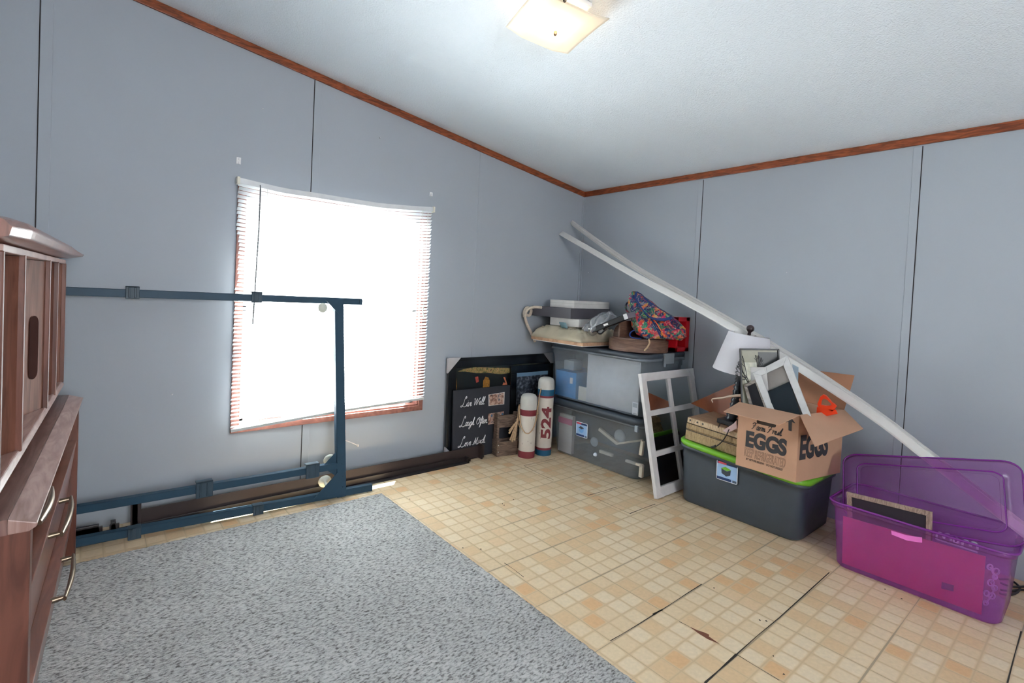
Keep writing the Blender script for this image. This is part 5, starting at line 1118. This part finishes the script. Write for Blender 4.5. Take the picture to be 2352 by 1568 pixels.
def quadframe(T, P, bw, th, fm, pm, pname='picture', lift_=0.0):
    P = [Vector(p) for p in P]; n_ = (P[1] - P[0]).cross(P[3] - P[0]).normalized()
    if n_.dot(CAM - P[0]) < 0: n_ = -n_
    W_ = ((P[1] - P[0]).length + (P[2] - P[3]).length) / 2; H_ = ((P[3] - P[0]).length + (P[2] - P[1]).length) / 2
    def bi(u, v): return P[0] * (1 - u) * (1 - v) + P[1] * u * (1 - v) + P[2] * u * v + P[3] * (1 - u) * v
    bu, bv = bw / W_, bw / H_; I = [bi(bu, bv), bi(1 - bu, bv), bi(1 - bu, 1 - bv), bi(bu, 1 - bv)]
    mb = MB()
    for k in range(4):
        q = [P[k], P[(k + 1) % 4], I[(k + 1) % 4], I[k]]; mb.hexa([p - n_ * th for p in q], [p - n_ * (.004 if False else 0) for p in q])
    mb.build('frame', fm, T, bevel=.0015); mb = MB(); mb.hexa([p - n_ * (th * .8) for p in I], [p - n_ * (th * .55) for p in I]); mb.build(pname, pm, T); return n_, bi
EX = (fl.x + bl.x) / 2
# dark framed tree print
T = thing('framed_picture', 'thin black framed print of a bare tree in the egg box before the shade', 'framed picture', (EX, -1.85, .6))
P = [at(1699, 800, X=-.618), at(1790, 801, X=-.500), at(1795, 960, X=-.515), at(1704, 960, X=-.630)]
prn = mat('sage print', (132, 130, 108), .35, var=.15, vscale=9)
n_, bi = quadframe(T, P, .008, .014, BLACK, prn, 'print')
def pq(u0, u1, v0, v1, m, nm, off=.002): mb = MB(); q = [bi(u0, v0), bi(u1, v0), bi(u1, v1), bi(u0, v1)]; mb.hexa([p + n_ * (-.0076 + off - .0004) for p in q], [p + n_ * (-.0076 + off) for p in q]); return mb.build(nm, m, T)
pq(.47, .98, .05, .98, mat('glossy dark print', (50, 54, 54), .4, var=.35, vscale=14), 'dark_half', .0006)
pq(.12, .44, .20, .50, mat('pale inset print', (176, 176, 158), .4, var=.2, vscale=60), 'inset_print', .0008)
rt = random.Random(3); mb = MB()
def branch(u, v, ang, ln, d, r):
    u2, v2 = u + math.cos(ang) * ln * .9, v - math.sin(ang) * ln; mb.tube([bi(u, v) + n_ * -.006, bi(u2, v2) + n_ * -.006], r, 4)
    if d:
        for k in range(3): branch(u2, v2, ang + rt.uniform(-.9, .9), ln * .68, d - 1, r * .7)
branch(.27, .95, 1.5, .34, 4, .0035); mb.build('tree', BLACK, T)
# white board behind, small grey frame, large silver frame
tag(slab([(1724, 843), (1760, 843), (1768, 930), (1726, 930)], -.585, .003).build('mount_board', mat('grey white board', (186, 184, 184), .6)), 'small pale board between the tree print and the silver frame', 'board')
T = thing('picture_frame', 'small dark grey wooden frame low in the egg box, left of the silver frame', 'picture frame', (EX - .09, -1.87, .6))
quadframe(T, [at(1708, 884, X=-.622), at(1738, 869, X=-.600), at(1768, 945, X=-.606), at(1728, 955, X=-.628)], .016, .02, wood_mat('driftwood grey', (104, 96, 90), (146, 138, 130), scale=8, rough=.6, stretch=(1, 1, 6)), mat('black picture', (26, 26, 30), .3))
T = thing('picture_frame', 'large silver white picture frame leaning tilted in the egg box, dark glass', 'picture frame', (EX - .11, -1.95, .6))
quadframe(T, [at(1729, 857, X=-.605), at(1808, 816, X=-.545), at(1868, 968, X=-.565), at(1776, 975, X=-.612)], .034, .026, mat('brushed silver white', (188, 188, 188), .35, var=.1), mat('grey mount', (128, 122, 118), .6), 'mount')
mb = MB(); n0 = None
P = [at(1764, 898, X=-.596), at(1813, 876, X=-.563), at(1842, 960, X=-.572), at(1783, 966, X=-.604)]; mb.quadslab(P, .003); mb.build('glass_picture', mat('black glass picture', (16, 26, 32), .08), T)
tag(slab([(1820, 836), (1834, 843), (1832, 905), (1824, 900)], EX + .02, .003).build('blue_card', mat('pale blue card', (150, 166, 180), .6)), 'narrow pale blue card behind the silver frame in the egg box', 'card')
tag(slab([(1849, 926), (1851, 926), (1851, 975), (1849, 975)], EX - .05, .002).build('white_card', mat('pale edge card', (206, 200, 190), .6)), 'thin pale card edge standing right of the silver frame', 'card')
# red orange plastic scoop
orp = [(1874, 945), (1877, 928), (1884, 911), (1891, 906), (1898, 909), (1908, 920), (1922, 933), (1922, 946)]
hol = [(1887, 921), (1892, 915), (1898, 916), (1905, 922), (1908, 928), (1894, 930)]
T = thing('plastic_scoop', 'bright red orange plastic scoop with a finger hole in the egg box', 'scoop', at(1898, 940, X=EX))
mb = MB(); O_ = [at(x, y, X=EX) for x, y in orp]; K = [O_[0], O_[1], O_[2], O_[3], O_[4], O_[5], O_[6], O_[7]]
ORG = mat('red orange plastic', (238, 66, 28), .35)
hx_ = [at(x, y, X=EX) for x, y in [(1886, 930), (1887, 920), (1892, 915), (1896, 915), (1900, 918), (1908, 926), (1910, 931), (1898, 932)]]
ring_out = [O_[1], O_[2], O_[3], O_[4], O_[5], O_[6], at(1912, 945, X=EX), at(1885, 945, X=EX)]
e = Vector((.02, .005, 0)); hx2 = [hx_[0], hx_[1], hx_[2], hx_[4], hx_[5], hx_[6], hx_[7], hx_[0]]
mb.loft([ring_out, hx2, [p + e for p in hx2], [p + e for p in ring_out], ring_out], smooth=False, cap=(False, False)); mb.build('handle', ORG, T)
mb = MB(); mb.hexa([at(x, y, X=EX) for x, y in ((1874, 960), (1876, 934), (1887, 938), (1920, 940), (1925, 950))], [at(x, y, X=EX + .05) for x, y in ((1876, 960), (1880, 930), (1890, 934), (1915, 934), (1922, 950))]); mb.build('bowl', ORG, T, bevel=.003)

# ------------------------------------------------------------------ long white trim strips leaning in the corner
STM = mat('off white vinyl strip', (206, 204, 202), .4, var=.02)
def strip(lab, pix, fx, prof, dx):
    pts = []
    for i, (x, y) in enumerate(pix):
        if i == 0: pts.append(at(x, y, Y=-.014)); continue
        X_ = -.2
        for k in range(6): p = at(x, y, X=X_); X_ = fx(-p.y)
        pts.append(at(x, y, X=X_))
    d_ = (pts[-1] - pts[-2]).normalized(); pts.append(pts[-1] + d_ * ((.022 - pts[-1].z) / d_.z)); pts = catmull(pts, 8); rings = []
    for i, p in enumerate(pts):
        t = (pts[min(i + 1, len(pts) - 1)] - pts[max(i - 1, 0)]).normalized(); u = Vector((0, 0, 1)); u = (u - t * u.dot(t)).normalized(); n_ = t.cross(u)
        if n_.x > 0: n_ = -n_
        rings.append([p + u * y + n_ * z + t * (dx if (i == 0 and y > .0) else 0) for y, z in prof])
    mb = MB(); mb.loft(rings, smooth=False); return tag(mb.build('trim_strip', STM), lab, 'trim strip')
strip('upper one of two long white grooved strips leaning across the right wall', [(1314, 510), (1335, 526), (1456, 611), (1600, 692), (1800, 808), (2000, 940), (2140, 1046), (2352, 1210)], lambda d: -.154 - .065 * d,
      [(-.022, 0), (.018, 0), (.018, .006), (.008, .006), (.006, .014), (-.010, .014), (-.014, .006), (-.022, .006)], .0)
strip('lower one of two long white strips, its pointed end resting on the window wall', [(1288, 534), (1332, 559), (1459, 632), (1600, 706), (1700, 762), (1800, 821), (2000, 950), (2140, 1056), (2352, 1220)], lambda d: -.295 - .022 * d,
      [(-.020, 0), (.020, 0), (.020, .004), (-.012, .012), (-.020, .012)], .035)

# ------------------------------------------------------------------ purple bin
PUR = clear_mat('translucent purple plastic', (232, 172, 238), alpha=.74, rough=.16, gloss=.02, diff=(214, 128, 226))
PURL = clear_mat('translucent purple lid plastic', (220, 176, 224), alpha=.80, rough=.14, gloss=.02, diff=(176, 100, 186))
PB = tub('storage_bin', 'translucent purple bin on the floor with a pink sheet inside, its lid stood up behind', 'storage bin', -.622, -.245, -2.858, -2.243, .0, .312, .020, .020, PUR, r=.055, ribs=False)
# lid as a curved-corner tray standing in the bin
cn = [at(1937, 1184, X=-.52), at(2362, 1262, X=-.52), at(2347, 1060, X=-.36), at(1937, 1042, X=-.36)]
def bil(u, v): return cn[0] * (1 - u) * (1 - v) + cn[1] * u * (1 - v) + cn[2] * u * v + cn[3] * (1 - u) * v
nl = (cn[1] - cn[0]).cross(cn[3] - cn[0]).normalized(); nl = -nl if nl.x > 0 else nl
def lring(ins, d): return [bil(.5 + a, .5 + b * 1) + nl * d for a, b in [(p / .66, q / .44) for p, q in rrect(.33 - ins, .22 - ins, max(.065 - ins * .35, .012), 7)]]
LD = thing('bin_lid', 'translucent purple lid standing on edge inside the purple bin', 'lid', (cn[0] + cn[1]) / 2)
mb = MB(); mb.loft([lring(.0, -.022), lring(-.002, .0), lring(.012, .004), lring(.052, .004), lring(.058, -.008), lring(.075, -.008)], cap=(False, False)); mb.build('rim', PURL, LD)
mb = MB(); rr_ = lring(.074, -.008); mb.add(rr_, [tuple(range(len(rr_)))]); mb.build('panel', PURL, LD)
DKP = clear_mat('thicker purple edge', (176, 80, 190), alpha=.35, diff=(166, 66, 186))
mb = MB(); q = lring(.0, .0); mb.tube(q + [q[0]], .0035, 6, cap=False); q = lring(.060, -.004); mb.tube(q + [q[0]], .003, 6, cap=False); mb.build('edge_bead', DKP, LD)
mb = MB(); q = [Vector((-.435 - 0, -2.552, .312)) + Vector((a, b, 0)) for a, b in rrect(.19 + .013, .3095 + .013, .06, 7)]; mb.tube(q + [q[0]], .005, 6, cap=False); mb.build('rim_bead', DKP, PB)
PNK = mat('deep pink card', (222, 92, 124), .6)
def sheetp(px, Xb, Xt, z0=0.0, z1=.30):
    # point on the slanted plane inside the bin's front wall
    n_ = Vector((z1 - z0, 0, -(Xt - Xb))).normalized(); return pixray(px, n_, Vector((Xb, 0, z0)))
P = [sheetp(p, -.568, -.604) for p in ((1932, 1183), (2264, 1278), (2254, 1411), (1926, 1290))]
P = [Vector((p.x, max(-2.80, min(-2.29, p.y)), max(.014, p.z))) for p in P]
mb = MB(); mb.quadslab(P, .004); PS = tag(mb.build('pink_sheet', PNK), 'large deep pink card standing behind the front wall of the purple bin', 'sheet')
def on_sheet(pix, m, nm, par, off=.003):
    q = [sheetp(p, -.568 - off, -.604 - off) for p in pix]; mb = MB(); mb.quadslab(q, .001); c = mb.build(nm, m); c.parent = par; c.matrix_parent_inverse = Matrix.Translation(par.location).inverted(); return c
on_sheet([(2163, 1336), (2191, 1344), (2190, 1358), (2162, 1351)], mat('dark violet sticker', (84, 36, 92), .5), 'sticker', PS)
q = [sheetp(p, -.582, -.627) for p in ((2047, 1218), (2082, 1229), (2118, 1234), (2118, 1246), (2084, 1241), (2048, 1227))]; mb = MB(); mb.quadslab(q, .002); mb.build('pink_tab', mat('bright pink tab', (236, 120, 206), .4), PB)
T = thing('chalkboard', 'small chalkboard with weathered wood frame standing in the purple bin', 'chalkboard', at(2040, 1230, X=-.53))
quadframe(T, [at(1944, 1129, X=-.54), at(2141, 1176, X=-.54), at(2137, 1320, X=-.562), at(1948, 1250, X=-.562)], .020, .014, wood_mat('weathered taupe frame', (120, 98, 86), (166, 142, 126), scale=10, rough=.7, stretch=(2, 6, 2)), mat('chalkboard black', (34, 27, 34), .6), 'board')
mb = MB(); X_ = -.50; WMT = mat('white painted metal', (206, 210, 216), .4)
for pth in (((2151, 1238), (2151, 1228), (2157, 1223), (2164, 1226), (2168, 1236)), ((2168, 1236), (2170, 1228), (2177, 1226), (2183, 1231), (2184, 1241)), ((2210, 1254), (2211, 1245), (2217, 1241), (2225, 1245), (2229, 1254)), ((2229, 1254), (2232, 1246), (2239, 1246), (2244, 1251), (2245, 1262))):
    mb.tube(catmull([at(x, y, X=X_) for x, y in pth], 5), .0042, 8)
mb.tube([at(2196 + 6 * math.cos(i * PI / 6), 1241 + 6 * math.sin(i * PI / 6), X=X_) for i in range(13)], .0035, 8, cap=False)
mb.tube([at(2151, 1238, X=X_), at(2184, 1248, X=X_), at(2245, 1268, X=X_)], .003, 6)
tag(mb.build('metal_scroll', WMT), 'white metal scrollwork with looped tops poking up in the purple bin', 'metal scroll')
mb = MB()
for x, y, r in ((2274, 1302, 6), (2288, 1312, 7), (2285, 1325, 5), (2276, 1338, 7), (2284, 1350, 6), (2266, 1362, 6), (2278, 1368, 7), (2264, 1384, 5)):
    mb.tube([at(x + r * math.cos(i * PI / 6), y + r * math.sin(i * PI / 6), X=-.53) for i in range(13)], .003, 6, cap=False)
mb.tube([at(x, y, X=-.53) for x, y in ((2274, 1302), (2285, 1325), (2276, 1338), (2284, 1350), (2278, 1368), (2264, 1384))], .003, 6)
tag(mb.build('metal_scroll', WMT), 'pale metal scrollwork seen through the right end of the purple bin', 'metal scroll')
mb = MB(); mb.tube(catmull([at(x, y, Z=.006) for x, y in ((2296, 1330), (2315, 1330), (2332, 1338), (2342, 1350), (2336, 1360), (2318, 1366), (2296, 1362))], 5), .0045, 8)
mb.tube(catmull([at(x, y, Z=.012) for x, y in ((2298, 1338), (2320, 1346), (2345, 1347), (2380, 1344), (2420, 1352))], 5), .0045, 8)
mb.tube(catmull([at(x, y, Z=.006) for x, y in ((2298, 1354), (2320, 1357), (2350, 1354), (2390, 1362))], 5), .0045, 8)
tag(mb.build('power_cable', mat('black rubber cable', (36, 28, 30), .5)), 'black cable looped on the floor behind the purple bin', 'cable')
